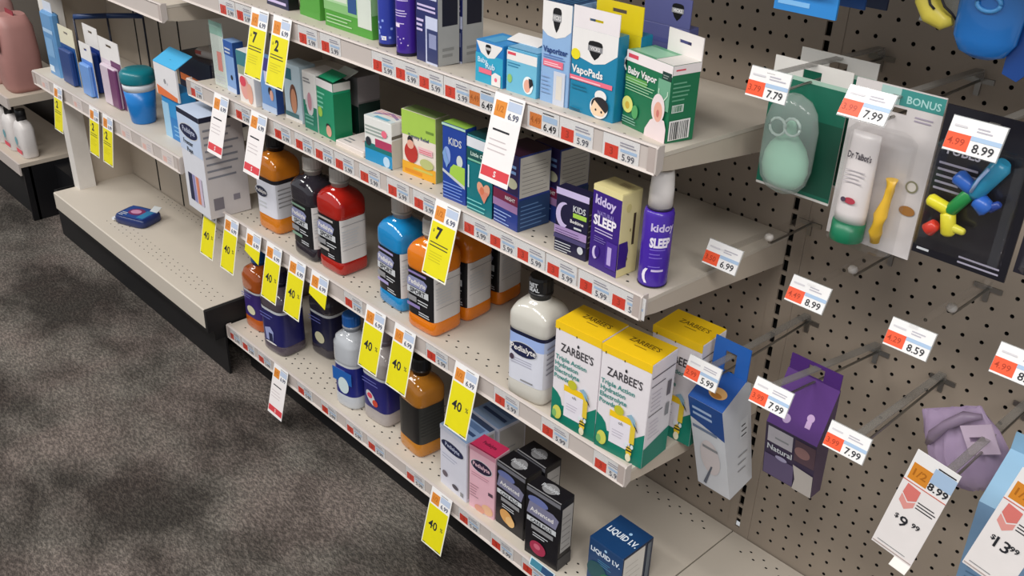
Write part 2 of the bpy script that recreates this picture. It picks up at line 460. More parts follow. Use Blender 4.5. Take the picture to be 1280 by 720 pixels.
# ---- top shelf
def art(F, R, T):
    F.rect(.06, .05, .9, .09, LILAC).rect(.06, .14, .8, .17, LILAC).text('NIGHT', .5, .3, .1, WHITE); F.lines(.1, .42, .9, .8, 6, VIO)
carton('medicine_carton', 'dark navy carton cut off by the top edge above the two yellow tags', 'box', 'A', -38.06, -11.16, -1, 3.0, .9, 5, dict(all=NAVY, right=BLACK), art)
def art(F, R, T):
    F.rect(.45, .45, 1, 1, M('c9b48a')).rect(.4, .52, .7, .8, M('d7cba6')); F.rect(0, 0, 1, .1, GRN)
carton('medicine_carton', 'narrow green carton beside the wide green carton on the top shelf', 'box', 'A', -33.86, -11.0, -2, 2.6, 3, 5, dict(all=GRN), art)
def art(F, R, T):
    LG = M('a9cf9d'); LG2 = M('83b774')
    F.rect(0, .33, 1, 1, LG).rect(.22, .36, .5, .8, M('cfd9c6')).rect(.0, .22, .85, .33, LG2)
    F.rect(.52, .26, .7, .55, M('2a4f86')).rect(.72, .12, 1, .5, M('cfd6cc'))
    F.rect(.47, .5, .97, 1.0, WHITE).oval(.72, .62, .07, .05, M('8c6a3f')); F.lines(.05, .06, .6, .2, 3, LG, .35)
    R.rect(0, .3, 1, 1, M('8fbf85'))
carton('medicine_carton', 'wide light green carton with a white panel on the top shelf', 'box', 'A', -30.2, -11.4, 0, 5.3, .9, 5, dict(all=GRN), art)

def pill_bottle(label, x, y, r, h, body, z, artf, name='supplement_bottle'):
    t = thing(name, label, 'bottle', (x, y, z), 0)
    b = MB()
    b.lathe(0, 0, [(r * .8, 0), (r * .97, .12), (r, .3), (r, h * .86), (r * .9, h * .94), (r * .5, h)], body, 36)
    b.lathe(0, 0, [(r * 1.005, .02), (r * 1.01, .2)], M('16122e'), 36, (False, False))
    artf(b, r, h); b.build('bottle_body', t)
    c = MB(); c.lathe(0, 0, [(r * .62, h), (r * .62, h + .8), (r * .55, h + .85)], WHITE, 28); c.build('cap', t)
    return t
def curved(b, r, h0, h1, a0, a1, m, n=10, k=1.012):
    """patch on a round bottle between angles a0..a1 (deg, -90 faces the aisle)"""
    for i in range(n):
        t0, t1 = math.radians(a0 + (a1 - a0) * i / n), math.radians(a0 + (a1 - a0) * (i + 1) / n)
        b.face([(r*k*math.cos(t0), r*k*math.sin(t0), h0), (r*k*math.cos(t1), r*k*math.sin(t1), h0), (r*k*math.cos(t1), r*k*math.sin(t1), h1), (r*k*math.cos(t0), r*k*math.sin(t0), h1)], m, True)
def art4(b, r, h):
    for k in range(9):
        a = random.uniform(-115, -20); z = random.uniform(.4, 1.6); curved(b, r, z, z + .14, a, a + 14, M('8fa6ea'), 2)
    curved(b, r, .45, .7, -80, -50, WHITE, 4)
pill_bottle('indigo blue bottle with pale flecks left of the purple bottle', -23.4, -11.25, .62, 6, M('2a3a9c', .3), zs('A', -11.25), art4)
def art5(b, r, h):
    for z, w in ((1.95, 40), (2.4, 50), (2.55, 55), (2.7, 45), (3.3, 62), (3.55, 40)): curved(b, r, z, z + .06, -112, -112 + w + 20, LILAC, 6)
    curved(b, r, 1.75, 1.95, -112, -78, M('f0dff2'), 4)
    for k in range(6):
        a = random.uniform(-115, -20); z = random.uniform(.5, 1.4); curved(b, r, z, z + .08, a, a + 7, LILAC, 1)
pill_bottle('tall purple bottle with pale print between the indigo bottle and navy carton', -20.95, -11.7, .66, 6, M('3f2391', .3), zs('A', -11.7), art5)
def art(F, R, T):
    F.rect(.1, .62, .95, .8, M('c8cbe0')).text('KIDS', .5, .645, .12, NAVY, maxw=.75).lines(.08, .5, .95, .58, 2, LILAC, .5, .1)
    F.rect(.46, .0, 1, .46, M('c7cde6')).rect(.52, .02, 1, .34, M('303a68')).rect(.62, .16, .95, .3, M('8d93b8')).lines(.06, .3, .42, .44, 3, LILAC)
    R.rect(0, 0, 1, 1, M('a9aaa8')).rect(.2, .38, .92, .82, M('191c2c')).lines(.2, .08, .8, .2, 2, M('8b8c8a'))
    R.poly([(.2, .86), (1, .9), (1, 1), (.2, 1)], WHITE).rect(.55, .93, .95, 1, M('c7bb23'))
nv = carton('medicine_carton', 'navy carton with a grey side panel right of the purple bottle', 'box', 'A', -19.76, -11.94, -3, 2.14, 1.55, 6, dict(all=M('262d63', .35)), art, 'navy grey-sided cartons')
dup(nv, (-19.6, -10.2, zs('A', -10.2)), -3, 'navy grey-sided carton standing directly behind the other navy carton on top shelf', 'navy grey-sided cartons')
def art(F, R, T):
    B2 = M('2fa3c6')
    F.rect(0, 0, 1, .7, B2).poly([(.03, .98), (.2, .72), (.45, .62), (.7, .66), (.97, .93), (.97, .97)], WHITE); shield(F, .47, .82, .2, .25)
    F.text('Baby', .1, .49, .12, M('cfe6f4'), 'l').text('Rub', .4, .38, .14, M('cfe6f4'), 'l').rect(.15, .24, .62, .36, PINK)
    F.poly([(.62, .02), (.95, .02), (.95, .3), (.75, .34), (.62, .26)], WHITE).oval(.78, .17, .05, .05, PINK)
    T.rect(.2, .1, .6, .8, M('5aa8d6'))
carton('ointment_carton', 'small blue rub carton with a white banner and shield, right of the navy cartons', 'box', 'A', -14.31, -12.07, 0, 2.2, 2.0, 2.33, dict(all=M('1a78bd', .4), top=M('3d8fce')), art)
def art(F, R, T):
    F.rect(0, .0, 1, .72, M('6fb9d6')).rect(0, .72, 1, .93, WHITE).rect(.03, .84, .3, .9, ROSE).lines(.04, .58, .55, .7, 2, M('2f7fa6'), .4)
    F.oval(.12, .3, .08, .1, M('8ec06a')).oval(.74, .26, .17, .2, M('eef2f2')).oval(.72, .24, .11, .15, SKIN).poly([(.8, .2), (.92, .3), (.88, .42), (.76, .42)], HAIR)
    T.rect(.02, .02, .98, .98, SKY)
t = carton('ointment_carton', 'small pale blue carton with an open white flap, left of the tall vaporizer box', 'box', 'A', -11.89, -11.98, 2, 2.2, 2.0, 2.4, dict(all=M('5aa9cd', .4), top=M('4a8fb2')), art)
b = MB(); b.prism_x([(.9, 2.42), (1.8, 2.62), (1.8, 2.66), (.9, 2.46)], -.9, 1.4, WHITE); b.build('open_flap', t)
def art(F, R, T):
    F.poly([(0, .72), (.2, .67), (.5, .655), (.8, .69), (1, .75), (1, 1), (0, 1)], WHITE); shield(F, .5, .83, .3, .24)
    F.text('Vaporizer', .5, .51, .055, M('24407c'), maxw=.86, bold=.03).lines(.1, .455, .9, .5, 2, M('5b79b8'), .35, .2).rect(.1, .37, .8, .44, PINK).lines(.14, .385, .75, .425, 2, M('f7d7dd'), .4, .2)
    F.rect(.5, .0, .9, .34, M('c9cfdd')).rect(.6, .06, .8, .3, M('d9d3ca')).lines(.05, .1, .4, .3, 5, M('8aa6cf'), .25)
    for k in range(6): T.rect(.08 + k * .15, .05, .13 + k * .15, .95, M('3c6f99'))
carton('appliance_carton', 'tall pale blue vaporizer carton with a white banner on the top shelf', 'box', 'A', -9.55, -11.77, 2.5, 1.95, 1.9, 5.24, dict(all=M('8fb2db', .4), top=M('2c4c73')), art)
def vapo_art(F, R, T):
    F.poly([(.0, .72), (.2, .66), (.5, .62), (.75, .66), (1, .78), (1, 1), (0, 1)], WHITE); shield(F, .52, .78, .32, .22)
    F.oval(.1, .69, .1, .065, M('e9d922')).text('VapoPads', .03, .475, .085, WHITE, 'l', bold=.03, maxw=.92)
    F.rect(.0, .385, .95, .44, PINK).lines(.03, .395, .9, .43, 1, M('f3c0c8'), .5).lines(.05, .28, .5, .36, 2, M('0f6d8c'), .3)
    F.oval(.72, .28, .13, .07, WHITE).oval(.7, .14, .2, .13, WHITE).oval(.72, .17, .19, .1, HAIR).poly([(.52, .1), (.6, .22), (.85, .1), (.8, .05), (.6, .04)], M('f0cfae')).oval(.64, .11, .02, .015, HAIR).oval(.77, .1, .02, .015, HAIR)
    F.lines(.05, .03, .4, .08, 1, M('0b5d7c'), .4)
vp = carton('inhalant_carton', 'teal pads carton with a white hang tab beside the tall vaporizer box', 'box', 'A', -7.5, -11.68, 0, 3.0, .8, 4.3, dict(all=TEAL), vapo_art)
hang_tab(vp, 0, 3.0, -.005, 4.3, 5.35, M('e9e2e4', .4), (1.05, 1.95, 4.75, 4.88))
def art(F, R, T): F.rect(0, .5, 1, 1, M('d8c21c')).lines(.1, .1, .9, .4, 3, M('0b5d7c'))
vb = carton('inhalant_carton', 'yellow topped pads carton hidden behind the teal pads carton', 'box', 'A', -7.0, -10.6, 0, 3.0, .9, 4.3, dict(all=TEAL), art)
hang_tab(vb, 0, 3.0, 0, 4.3, 5.7, M('d8c21c', .4))
def art(F, R, T): F.lines(.1, .1, .9, .9, 8, M('4a4f86'))
vc = carton('inhalant_carton', 'dusky blue carton with a black shield, rearmost behind the yellow topped pads carton', 'box', 'A', -5.9, -8.2, 0, 2.9, .8, 4.6, dict(all=M('56598a', .4)), art)
b = MB(); b.box(0, 2.9, 0, .05, 4.6, 6.0, M('56598a', .4)); shield(Face(b, (0, 0, 4.6), (2.9, 0, 0), (0, 0, 1.4)), .72, .5, .25, .6); b.build('hang_tab', vc)
def art(F, R, T):
    F.rect(0, .86, 1, 1, M('efe6e6')).rect(.04, .91, .26, .96, ROSE).rect(.8, .8, .99, .9, M('1d3a35')).lines(.82, .82, .97, .88, 2, M('8f9a94'), .4)
    F.text('Baby Vapor', .06, .71, .085, WHITE, 'l', bold=.03, maxw=.68)
    F.rect(.02, .6, .5, .685, M('5d9c4b')).lines(.04, .5, .75, .68, 5, M('a6cfa9'), .3, .4)
    F.rect(.74, .42, 1, .8, M('6ea687'))
    F.oval(.12, .3, .12, .11, M('d9d977')).oval(.12, .29, .05, .05, M('c9a93c')).oval(.3, .24, .07, .09, M('4f9e5e')).lines(.03, .06, .35, .16, 3, M('7fae9a'), .4)
    for s_ in (-1, 1):
        F.poly([(.87, .5), (.87 + s_ * .1, .62), (.87 + s_ * .1, .68), (.87 + s_ * .085, .67), (.87 + s_ * .085, .62), (.87, .53)], M('cfe6d2'))
    F.poly([(.55, 0), (.56, .1), (.66, .24), (.78, .3), (.95, .3), (1, .2), (1, 0)], M('e6d6d8')).oval(.8, .42, .14, .19, M('ead9da')).oval(.81, .38, .09, .13, SKIN).oval(.81, .36, .03, .05, M('c9736b'))
    R.rect(0, .88, 1, 1, M('efe6e6')).lines(.1, .93, .45, .97, 1, ROSE).lines(.05, .55, .7, .82, 5, M('6aa887'), .35).rect(.08, .4, .5, .5, M('d9e3dc')).bars(.1, .41, .48, .49, 7, GRN2)
    R.rect(.04, .04, .8, .3, WHITE).bars(.1, .05, .76, .28, 10, INK)
    T.rect(.05, .1, .6, .8, M('8fbfa0')).rect(.62, .0, 1, 1, M('d9d5d0'))
t = carton('vapor_carton', 'dark green baby carton with a white hang tab at the right end of top shelf', 'box', 'A', -4.28, -11.23, -11.8, 3.4, 1.7, 3.76, dict(all=GRN2, top=M('5f9b79')), art)
hang_tab(t, .95, 3.4, 1.66, 3.76, 4.85, M('e6dfdc', .4), (1.75, 2.6, 4.3, 4.46))
b = MB(); b.tube([(-.02, .25, 2.75), (-.12, .1, 2.7), (-.2, .05, 2.9), (-.2, .05, 3.2), (-.12, .1, 3.35), (-.02, .25, 3.3)], .045, WHITE); b.box(-.11, -.06, .05, .12, 2.85, 3.25, BLACK); b.build('badge', t)

# ---- second shelf
SOFTB = M('7fa3d6', .4); MIDB = M('2d5aa6', .35)
t = thing('blister_pack', 'clear topped white pack at the far left of the second shelf', 'package', (-46.0, -12.2, zs('B', -12.2)), 2)
b = MB(); b.box(0, 1.9, .3, .36, 0, 5.2, M('d6e0d8', .4)); F = Face(b, (0, .3, 0), (1.9, 0, 0), (0, 0, 5.2)); F.rect(0, .8, 1, 1, M('8fb7a8')).rect(.4, .25, .75, .55, M('d98a80')).lines(.1, .05, .9, .2, 3, PALE); b.build('backing_card', t)
b = MB(); b.cut_box(.05, 1.85, 0, .29, .1, 5.0, CLEAR, .1); b.build('clear_blister', t)
def art(F, R, T):
    F.rect(0, .72, 1, 1, MIDB).lines(.1, .76, .8, .9, 2, PALE, .45).oval(.6, .3, .12, .05, HAIR).rect(.0, 0, 1, .1, M('c6d3ea')); R.rect(0, 0, 1, 1, M('234a8c'))
carton('teether_carton', 'slim blue carton next to the clear topped pack on second shelf', 'box', 'B', -44.0, -11.9, -2.5, 1.55, .9, 4.07, dict(all=SOFTB), art)
def art(F, R, T):
    F.rect(0, .7, 1, 1, M('3f7d86')).rect(.05, .55, .9, .72, M('9aa58a')).oval(.4, .3, .28, .22, M('e2a39a')).oval(.7, .22, .18, .2, SKIN).oval(.3, .42, .2, .1, ROSE)
carton('photo_carton', 'white carton with a baby photo behind the left yellow top shelf tag', 'box', 'B', -41.0, -12.5, 0, 2.3, 1.0, 4.0, dict(all=WHITE), art)
def art(F, R, T):
    F.rect(0, .75, 1, 1, M('4a3f8f')).rect(.3, .55, .7, .75, M('d8d4ea')).oval(.62, .4, .12, .08, HAIR).oval(.72, .33, .12, .1, SKIN).rect(0, 0, 1, .12, M('b9cbe6')); R.rect(0, 0, 1, 1, M('2a4a8e'))
carton('medicine_carton', 'blue carton with a child motif below the right yellow top shelf tag', 'box', 'B', -38.2, -12.2, 1, 2.0, .6, 4.1, dict(all=M('6f9ad2', .4)), art)
def art(F, R, T):
    F.rect(.1, .72, .5, .92, M('2c6c7a')).oval(.55, .4, .22, .26, M('6b4230')).oval(.56, .36, .17, .22, M('c98b6a')).rect(0, .06, .8, .14, M('3f6f77')).rect(0, .0, 1, .06, WHITE)
carton('photo_carton', 'pale blue carton with a brown foot photo left of the green carton', 'box', 'B', -35.4, -11.9, 2, 2.1, 1.4, 4.2, dict(all=M('b9cdd8', .4)), art)
def art(F, R, T):
    F.rect(0, 0, 1, .42, M('138067')).rect(0, .3, .15, .5, M('138067')).oval(.5, .45, .28, .2, M('d9d3d6')).oval(.5, .5, .16, .16, M('c98f9c')).lines(.1, .82, .8, .92, 2, GREY, .5).lines(.1, .1, .9, .3, 3, M('6fb0a0'), .5)
carton('medicine_carton', 'white and green carton with a footprint oval, left of the open green carton', 'box', 'B', -32.7, -12.0, 0, 1.65, 2.0, 4.2, dict(all=WHITE), art)
def art(F, R, T):
    F.rect(0, .86, 1, 1, M('e6e2e2')).lines(.03, .5, .5, .82, 4, M('7fcdb0'), .4, .3).oval(.18, .42, .13, .09, LIME).oval(.62, .22, .13, .05, HAIR).oval(.66, .14, .16, .1, SKIN)
    R.rect(0, .0, 1, .82, M('0e7a50')); R.rect(.02, .86, 1, 1, M('cfd0c9'))
t = carton('medicine_carton', 'green carton with its lid flaps torn open, second shelf left half', 'box', 'B', -30.95, -12.0, -3, 2.2, 1.4, 4.1, dict(all=M('17936a', .4), top=M('0f3f2e')), art)
b = MB(); b.prism_x([(.2, 4.12), (1.3, 4.42), (1.3, 4.46), (.2, 4.16)], .1, 2.0, M('1f9b6d', .4)); b.prism_x([(1.3, 4.12), (2.3, 4.5), (2.3, 4.55), (1.3, 4.16)], .2, 1.9, M('cfd6cf', .4)); b.build('open_flap', t)
def art(F, R, T): R.rect(0, 0, 1, .55, M('0a2a24')).rect(0, .58, 1, 1, M('8a8688')); F.rect(0, 0, 1, .5, M('0a2a24'))
carton('medicine_carton', 'grey and black carton standing behind the open green carton', 'box', 'B', -31.0, -9.9, -3, 2.2, 1.8, 4.2, dict(all=M('6f6d6f', .4)), art)
def art(F, R, T): T.rect(.45, .3, .98, .75, M('e2a29c')).lines(.1, .1, .4, .3, 2, GREY, .4).rect(.02, .02, .98, .1, M('eae0dc'))
carton('medicine_carton', 'low white carton lying flat with a pink patch beside the open green carton', 'box', 'B', -28.3, -12.4, 0, 3.2, 4.0, .35, dict(all=M('e6dcd6', .4)), art, flap=False)
def art(F, R, T):
    F.rect(0, .0, 1, .32, M('1f8fc4')).rect(0, .28, 1, .42, M('14706f')).rect(.4, .38, 1, .56, M('b03a5e')).oval(.8, .12, .12, .12, M('b9d7ee')).oval(.15, .45, .1, .1, M('2a3038')).lines(.05, .62, .9, .85, 3, M('9aa7a0'), .45).oval(.75, .72, .1, .08, PINK)
    T.rect(0.02, 0.02, .98, .3, M('cfdde0')).poly([(.1, .35), (.5, .75), (.9, .45), (.9, .6), (.5, .92), (.1, .5)], M('8d8fb8')).rect(.3, .1, .8, .3, M('6fb3cf')).lines(.05, .6, .9, .95, 3, PINK, .25)
    R.rect(0, .65, 1, .72, M('6b675c')).rect(0, 0, 1, .62, M('cfc9bb'))
carton('medicine_carton', 'short white carton with blue, teal and pink print left of the yellow-green carton', 'box', 'B', -24.78, -12.44, 4, 2.7, 1.55, 3.1, dict(all=M('e4e4e0', .4)), art)
def art(F, R, T):
    LG = M('a9cc54', .4)
    F.rect(0, .62, 1, 1, LG).text('Tummy Relief', .5, .6, .055, M('27306b'), bold=.02, maxw=.85).rect(.72, .74, .95, .78, M('6f8f3a'))
    F.rect(0, 0, 1, .2, M('e6a828')).rect(.08, .03, .6, .09, M('d98b1c')).lines(.35, .11, .95, .17, 1, M('c9c058'), .6)
    F.oval(.28, .36, .2, .16, M('b8332c')).oval(.26, .56, .08, .06, HAIR).oval(.27, .49, .1, .07, SKIN).rect(.5, .4, .92, .5, LPK).lines(.53, .42, .9, .48, 2, ROSE, .35, .1).oval(.75, .26, .2, .08, M('b9bf7c'))
    T.rect(.03, .05, .97, .95, M('7f9a58')); R.rect(0, 0, 1, 1, M('9fae74'))
carton('medicine_carton', 'lime and yellow tummy carton with a red dressed figure on the second shelf', 'box', 'B', -21.5, -11.85, 5, 3.05, 1.2, 4.25, dict(all=M('e9ded2', .4)), art)
def art(F, R, T):
    F.text('KIDS', .55, .74, .09, PALE, maxw=.55).oval(.2, .58, .16, .12, M('8fa9e0')).oval(.75, .56, .13, .08, M('cfd6d4'))
    F.poly([(.3, .32), (.98, .25), (.98, .5), (.5, .5), (.36, .44)], LIME).poly([(.02, .36), (.98, .22), (.98, .26), (.02, .4)], PALE).poly([(.02, .6), (.2, .42), (.3, .5), (.12, .68)], SOFTB).lines(.05, .04, .9, .26, 5, M('7f9fe6'), .3)
    T.rect(.02, .02, .98, .98, M('93c04a')); F.rect(0, .97, 1, 1, M('b5d8c2'))
carton('medicine_carton', 'royal blue carton with a lime patch and green lid beside the tummy carton', 'box', 'B', -16.67, -12.55, 3, 2.0, .9, 4.8, dict(all=M('22439b', .35)), art)
def art(F, R, T):
    F.rect(0, .84, 1, .97, M('e2e4ea')).rect(0, .66, 1, .82, M('15504f')).text('Little Ones', .5, .74, .05, M('cfe6dc'), maxw=.85).lines(.05, .67, .9, .72, 1, M('7fc3a4'), .5).rect(.06, .3, .11, .6, M('cfe6ee'))
    for s_ in (-1, 1): F.oval(.68 + s_ * .11, .35, .13, .09, M('eaa98a'), rot=s_ * -.4)
    F.poly([(.46, .33), (.9, .33), (.72, .17)], M('e78f76')).oval(.63, .33, .08, .05, M('e07a58')).lines(.05, .03, .8, .2, 3, M('7fd0cf'), .3)
    R.rect(0, 0, 1, 1, M('0c2a4a')); T.rect(0, 0, 1, 1, M('0a3a3e'))
carton('medicine_carton', 'teal carton with an orange heart right of the royal blue carton', 'box', 'B', -14.45, -12.55, .4, 2.2, 1.5, 4.7, dict(all=M('12757e', .35)), art)
def art(F, R, T):
    F.rect(0, .48, 1, 1, M('2c2050')).oval(.75, .62, .2, .07, M('c9c7a8')).lines(.5, .75, .95, .9, 2, SOFTB, .5).rect(0, .34, 1, .47, M('7b2245')).rect(.0, .24, 1, .34, M('a77fb0')).text('NIGHT', .7, .38, .045, WHITE, maxw=.4).lines(.05, .03, .8, .22, 4, M('9fb6ea'), .3)
    R.rect(.03, .45, .97, .98, M('c9c5bd', .45)).lines(.1, .5, .9, .93, 8, M('85827f'), .14, .2).rect(0, 0, 1, .42, M('22406f')).lines(.08, .05, .9, .38, 6, M('5f82b4'), .25)
    T.rect(0, 0, 1, 1, M('3a1830'))
ps = carton('medicine_carton', 'purple and blue carton with a white facts panel, behind the red-footed tag', 'box', 'B', -12.16, -12.5, -3.5, 2.15, 2.4, 4.55, dict(all=M('2b3f8c', .35)), art, 'purple cartons with white facts panels')
dup(ps, (-11.6, -9.85, zs('B', -9.85)), -3.5, 'second purple carton with a white facts panel standing in shade behind the first', 'purple cartons with white facts panels')
def art(F, R, T):
    F.rect(0, .9, 1, 1, LILAC)
    pts = [(.28 + .26 * math.cos(t_), .6 + .2 * math.sin(t_)) for t_ in [math.radians(a) for a in range(80, 290, 15)]]
    pts += [(.36 + .2 * math.cos(t_), .62 + .16 * math.sin(t_)) for t_ in [math.radians(a) for a in range(275, 90, -15)]]
    F.poly(pts, LILAC).text('KIDS', .73, .71, .09, PALE, maxw=.38).rect(.55, .62, .96, .69, LIME).text('Bedtime', .68, .53, .05, WHITE, maxw=.5).lines(.6, .45, .95, .51, 1, PALE, .5)
    F.rect(0, .3, 1, .42, M('a98fc0')).lines(.04, .32, .9, .4, 2, M('57406f'), .25, .2).rect(0, .22, 1, .29, M('4a4370')).oval(.84, .15, .09, .06, PALE).lines(.05, .03, .6, .2, 4, PALE, .35)
    R.rect(0, .04, 1, .96, M('2b2738')).lines(.1, .2, .9, .8, 7, GREY, .2)
carton('medicine_carton', 'midnight blue bedtime carton with a white crescent moon and lime badge', 'box', 'B', -7.2, -12.55, 4.5, 2.2, .75, 3.74, dict(all=M('1e1b3c', .35)), art)
def art(F, R, T):
    F.rect(0, 0, 1, .93, PURP).rect(.0, .93, 1, 1, CREAM).text('kidoy', .45, .78, .1, LILAC, bold=.035, maxw=.72, tilt=-.05).text('NATURAL', .5, .66, .05, M('8f7fc4'), maxw=.6)
    F.text('SLEEP', .48, .54, .11, M('f2ecf5'), bold=.04, maxw=.8).lines(.15, .45, .9, .52, 2, LILAC, .35, .2).lines(.15, .34, .6, .42, 3, M('8f7fc4'), .25)
    F.oval(.22, .2, .1, .08, LILAC).oval(.29, .215, .085, .07, PURP)
    F.rect(.6, .08, .99, .4, M('4a2c92')).poly([(.66, .12), (.8, .12), (.8, .34), (.66, .34)], M('b9a6dd'))
    R.rect(0, .1, .45, .4, PURP).poly([(0, .12), (.45, .16), (.5, .3), (.42, .42), (0, .42)], PURP).rect(.62, .36, .74, .74, M('3a2b20')).oval(.35, .82, .12, .05, M('d3c784')).oval(.45, .2, .03, .02, M('6b5a3a')).oval(.5, .55, .03, .02, M('8d7f4a'))
    T.rect(.45, .5, .85, .85, M('cfc08a')).lines(.5, .55, .8, .8, 3, M('8d805a'), .3)
carton('sleep_carton', 'cream and purple sleep carton beside the purple spray bottle', 'box', 'B', -4.7, -12.45, -2.5, 2.0, 1.5, 4.7, dict(all=CREAM), art)
# purple sleep spray
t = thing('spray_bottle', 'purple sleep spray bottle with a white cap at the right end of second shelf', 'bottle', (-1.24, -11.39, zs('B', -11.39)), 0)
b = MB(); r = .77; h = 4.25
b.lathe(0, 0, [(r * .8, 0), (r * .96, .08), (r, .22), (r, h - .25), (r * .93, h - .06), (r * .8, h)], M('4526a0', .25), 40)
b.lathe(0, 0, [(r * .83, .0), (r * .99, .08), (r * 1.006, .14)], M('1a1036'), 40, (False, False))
for z_, w_ in ((1.25, 45), (1.75, 50), (1.95, 40), (2.2, 60)): curved(b, r, z_, z_ + .05, -75, -75 + w_, M('7f69cf'), 6)
curved(b, r, 1.0, 1.12, -62, -15, LILAC, 6)
def rtext(b, r, s_, a0, z0, hh, m, bold=.03, k=1.02, sx=1.0):
    v, f, x0, x1 = text_mesh(s_, bold); q = hh / .69; n0 = len(b.v)
    for x, y in v:
        a = math.radians(a0) + (x - x0) * q * sx / r; b.v.append((r*k*math.cos(a), r*k*math.sin(a), z0 + y * q))
    mi = b.idx(m)
    for g in f: b.f.append(tuple(n0 + i for i in g)); b.mi.append(mi); b.sm.append(True)
rtext(b, r, 'kidoy', -78, 3.25, .4, LILAC, .03); rtext(b, r, 'SLEEP', -78, 2.38, .48, M('e9e2f2'), .05, sx=.62); rtext(b, r, '(', -98, .55, .55, M('e9e2f2'), .06)
b.build('bottle_body', t)
b = MB(); b.lathe(0, 0, [(r * .82, h), (r * .82, h + .14)], M('2a2140'), 36); co_ = b.build('collar', t)
b = MB(); b.lathe(0, 0, [(r * .8, h + .1), (r * .79, h + 1.0), (r * .72, h + 1.7), (r * .66, h + 2.0), (r * .55, h + 2.05)], M('e4dedb', .3), 36); b.build('cap', co_)['label'] = 'white spray cap'

# ================================================================== BOTTLES
def sq_ring(cx, cy, ax, ay, z, e, n=48):
    out = []
    for i in range(n):
        t_ = 2 * math.pi * i / n; c, s_ = math.cos(t_), math.sin(t_)
        out.append((cx + ax * math.copysign(abs(c) ** (2 / e), c), cy + ay * math.copysign(abs(s_) ** (2 / e), s_), z))
    return out
def jug(label, sh, x, y, yaw, w, d, liquid, style, capm, neckm, group=None, fill=None, label_z=(1.12, 4.6), top=6.75, e=5.5, name='drink_bottle', z=None):
    """squared shoulder bottle; (x, y) is the front left corner"""
    t = thing(name, label, 'bottle', (x, y, zs(sh, y) if z is None else z), yaw, group)
    cx, cy, a, c = w / 2, d / 2, w / 2, d / 2
    b = MB(); L0, L1 = label_z
    R_ = lambda k, z_, ee=e: sq_ring(cx, cy, a * k, c * k, z_, ee)
    neck = .68
    rings = [R_(.86, 0), R_(.95, .06), R_(1, .25), R_(1, .8), R_(.975, L0 - .05), R_(.965, L0), R_(.965, L1), R_(.985, L1 + .06), R_(1, L1 + .25), R_(1, top - 1.2), R_(.985, top - .98, e), R_(.94, top - .74, e * .8), R_(.84, top - .48, 3.6), R_(.68, top - .28, 2.8),
             sq_ring(cx, cy, neck * 1.05, neck * 1.05, top - .15, 2), sq_ring(cx, cy, neck * .95, neck * .95, top, 2)]
    b.loft(rings, liquid); body = b.build('bottle_body', t)
    nb = MB(); nb.lathe(cx, cy, [(neck * .95, top - .02), (neck * .95, top + .25), (neck * 1.1, top + .28), (neck * 1.1, top + .42), (neck * .9, top + .45), (neck * .9, top + .62)], neckm, 32); nb.build('neck', body)
    cb = MB(); n = 40; pr = []
    for z_, k in ((top + .5, 1), (top + 1.25, 1), (top + 1.4, .9)):
        pr.append([(cx + neck * 1.06 * k * (1 + .025 * (i % 2)) * math.cos(2*math.pi*i/n), cy + neck * 1.06 * k * (1 + .025 * (i % 2)) * math.sin(2*math.pi*i/n), z_) for i in range(n)])
    cb.loft(pr, capm, False)
    if style.get('captext'):
        rr = neck * 1.1
        for k, (s_, zz_) in enumerate((('NET', top + .9), ('SEAL', top + .6))):
            v, f, x0, x1 = text_mesh(s_, .03); q = .24 / .69; n0 = len(cb.v)
            for X, Y in v:
                a_ = math.radians(-118) + (X - x0) * q / rr; cb.v.append((cx + rr * math.cos(a_), cy + rr * math.sin(a_), zz_ + Y * q))
            mi = cb.idx(PALE)
            for g in f: cb.f.append(tuple(n0 + i for i in g)); cb.mi.append(mi); cb.sm.append(False)
    cb.build('cap', t)['label'] = {BLACK.name: 'black ribbed cap', CAPG.name: 'grey ribbed cap'}.get(capm.name, 'coloured ribbed cap')
    lb = MB(); fm, sm_ = style['front'], style['side']
    def lm(k, i):
        ang = (i + .5) / 48 * 360
        return fm if 222 < ang < 318 else sm_
    kk = .985
    bands = style.get('bands') or ((0, 1, None, None),)
    for f0, f1, bf, bs in bands:
        lb.loft([R_(kk, L0 + (L1 - L0) * f0), R_(kk, L0 + (L1 - L0) * f1)], (lambda k, i, bf=bf, bs=bs: ((bf or fm) if 222 < (i + .5) / 48 * 360 < 318 else (bs or sm_))), True, (False, False))
    F = Face(lb, (cx - a * .8, cy - c * kk, L0), (a * 1.6, 0, 0), (0, 0, L1 - L0), .008)
    Rr = Face(lb, (cx + a * kk, cy - c * .85, L0), (0, c * 1.7, 0), (0, 0, L1 - L0), .008)
    style['art'](F, Rr); lb.build('label', t)
    return t
def sport_art(accent):
    def f(F, R):
        F.rect(.05, .9, .8, .95, accent).poly([(0, .62), (.75, .62), (.85, .78), (.7, .84), (.1, .84), (0, .76)], M('8f93b8')).text('Pedialyte', .42, .68, .1, WHITE, bold=.03, maxw=.72).rect(0, .47, .9, .61, PALE).text('SPORT', .44, .49, .1, INK, bold=.03, maxw=.76)
        F.rect(.0, .3, .4, .42, GREY).lines(.45, .3, .95, .42, 2, PALE, .4).rect(0, .18, .55, .25, accent).lines(.5, .06, .95, .16, 2, PALE, .45)
        R.lines(0, .86, 1, .9, 1, GREY, .3, .02).lines(0, .3, 1, .33, 1, GREY, .3, .02).lines(.0, .4, .7, .8, 6, PALE, .3, .2)
    return f
SIDEW = M('d3cfcd', .4)
def sport(accent): return dict(front=M('15161a', .35), side=SIDEW, art=sport_art(accent))
NECK = M('a9a49c', .25); CAPG = M('b9b4ac', .35)
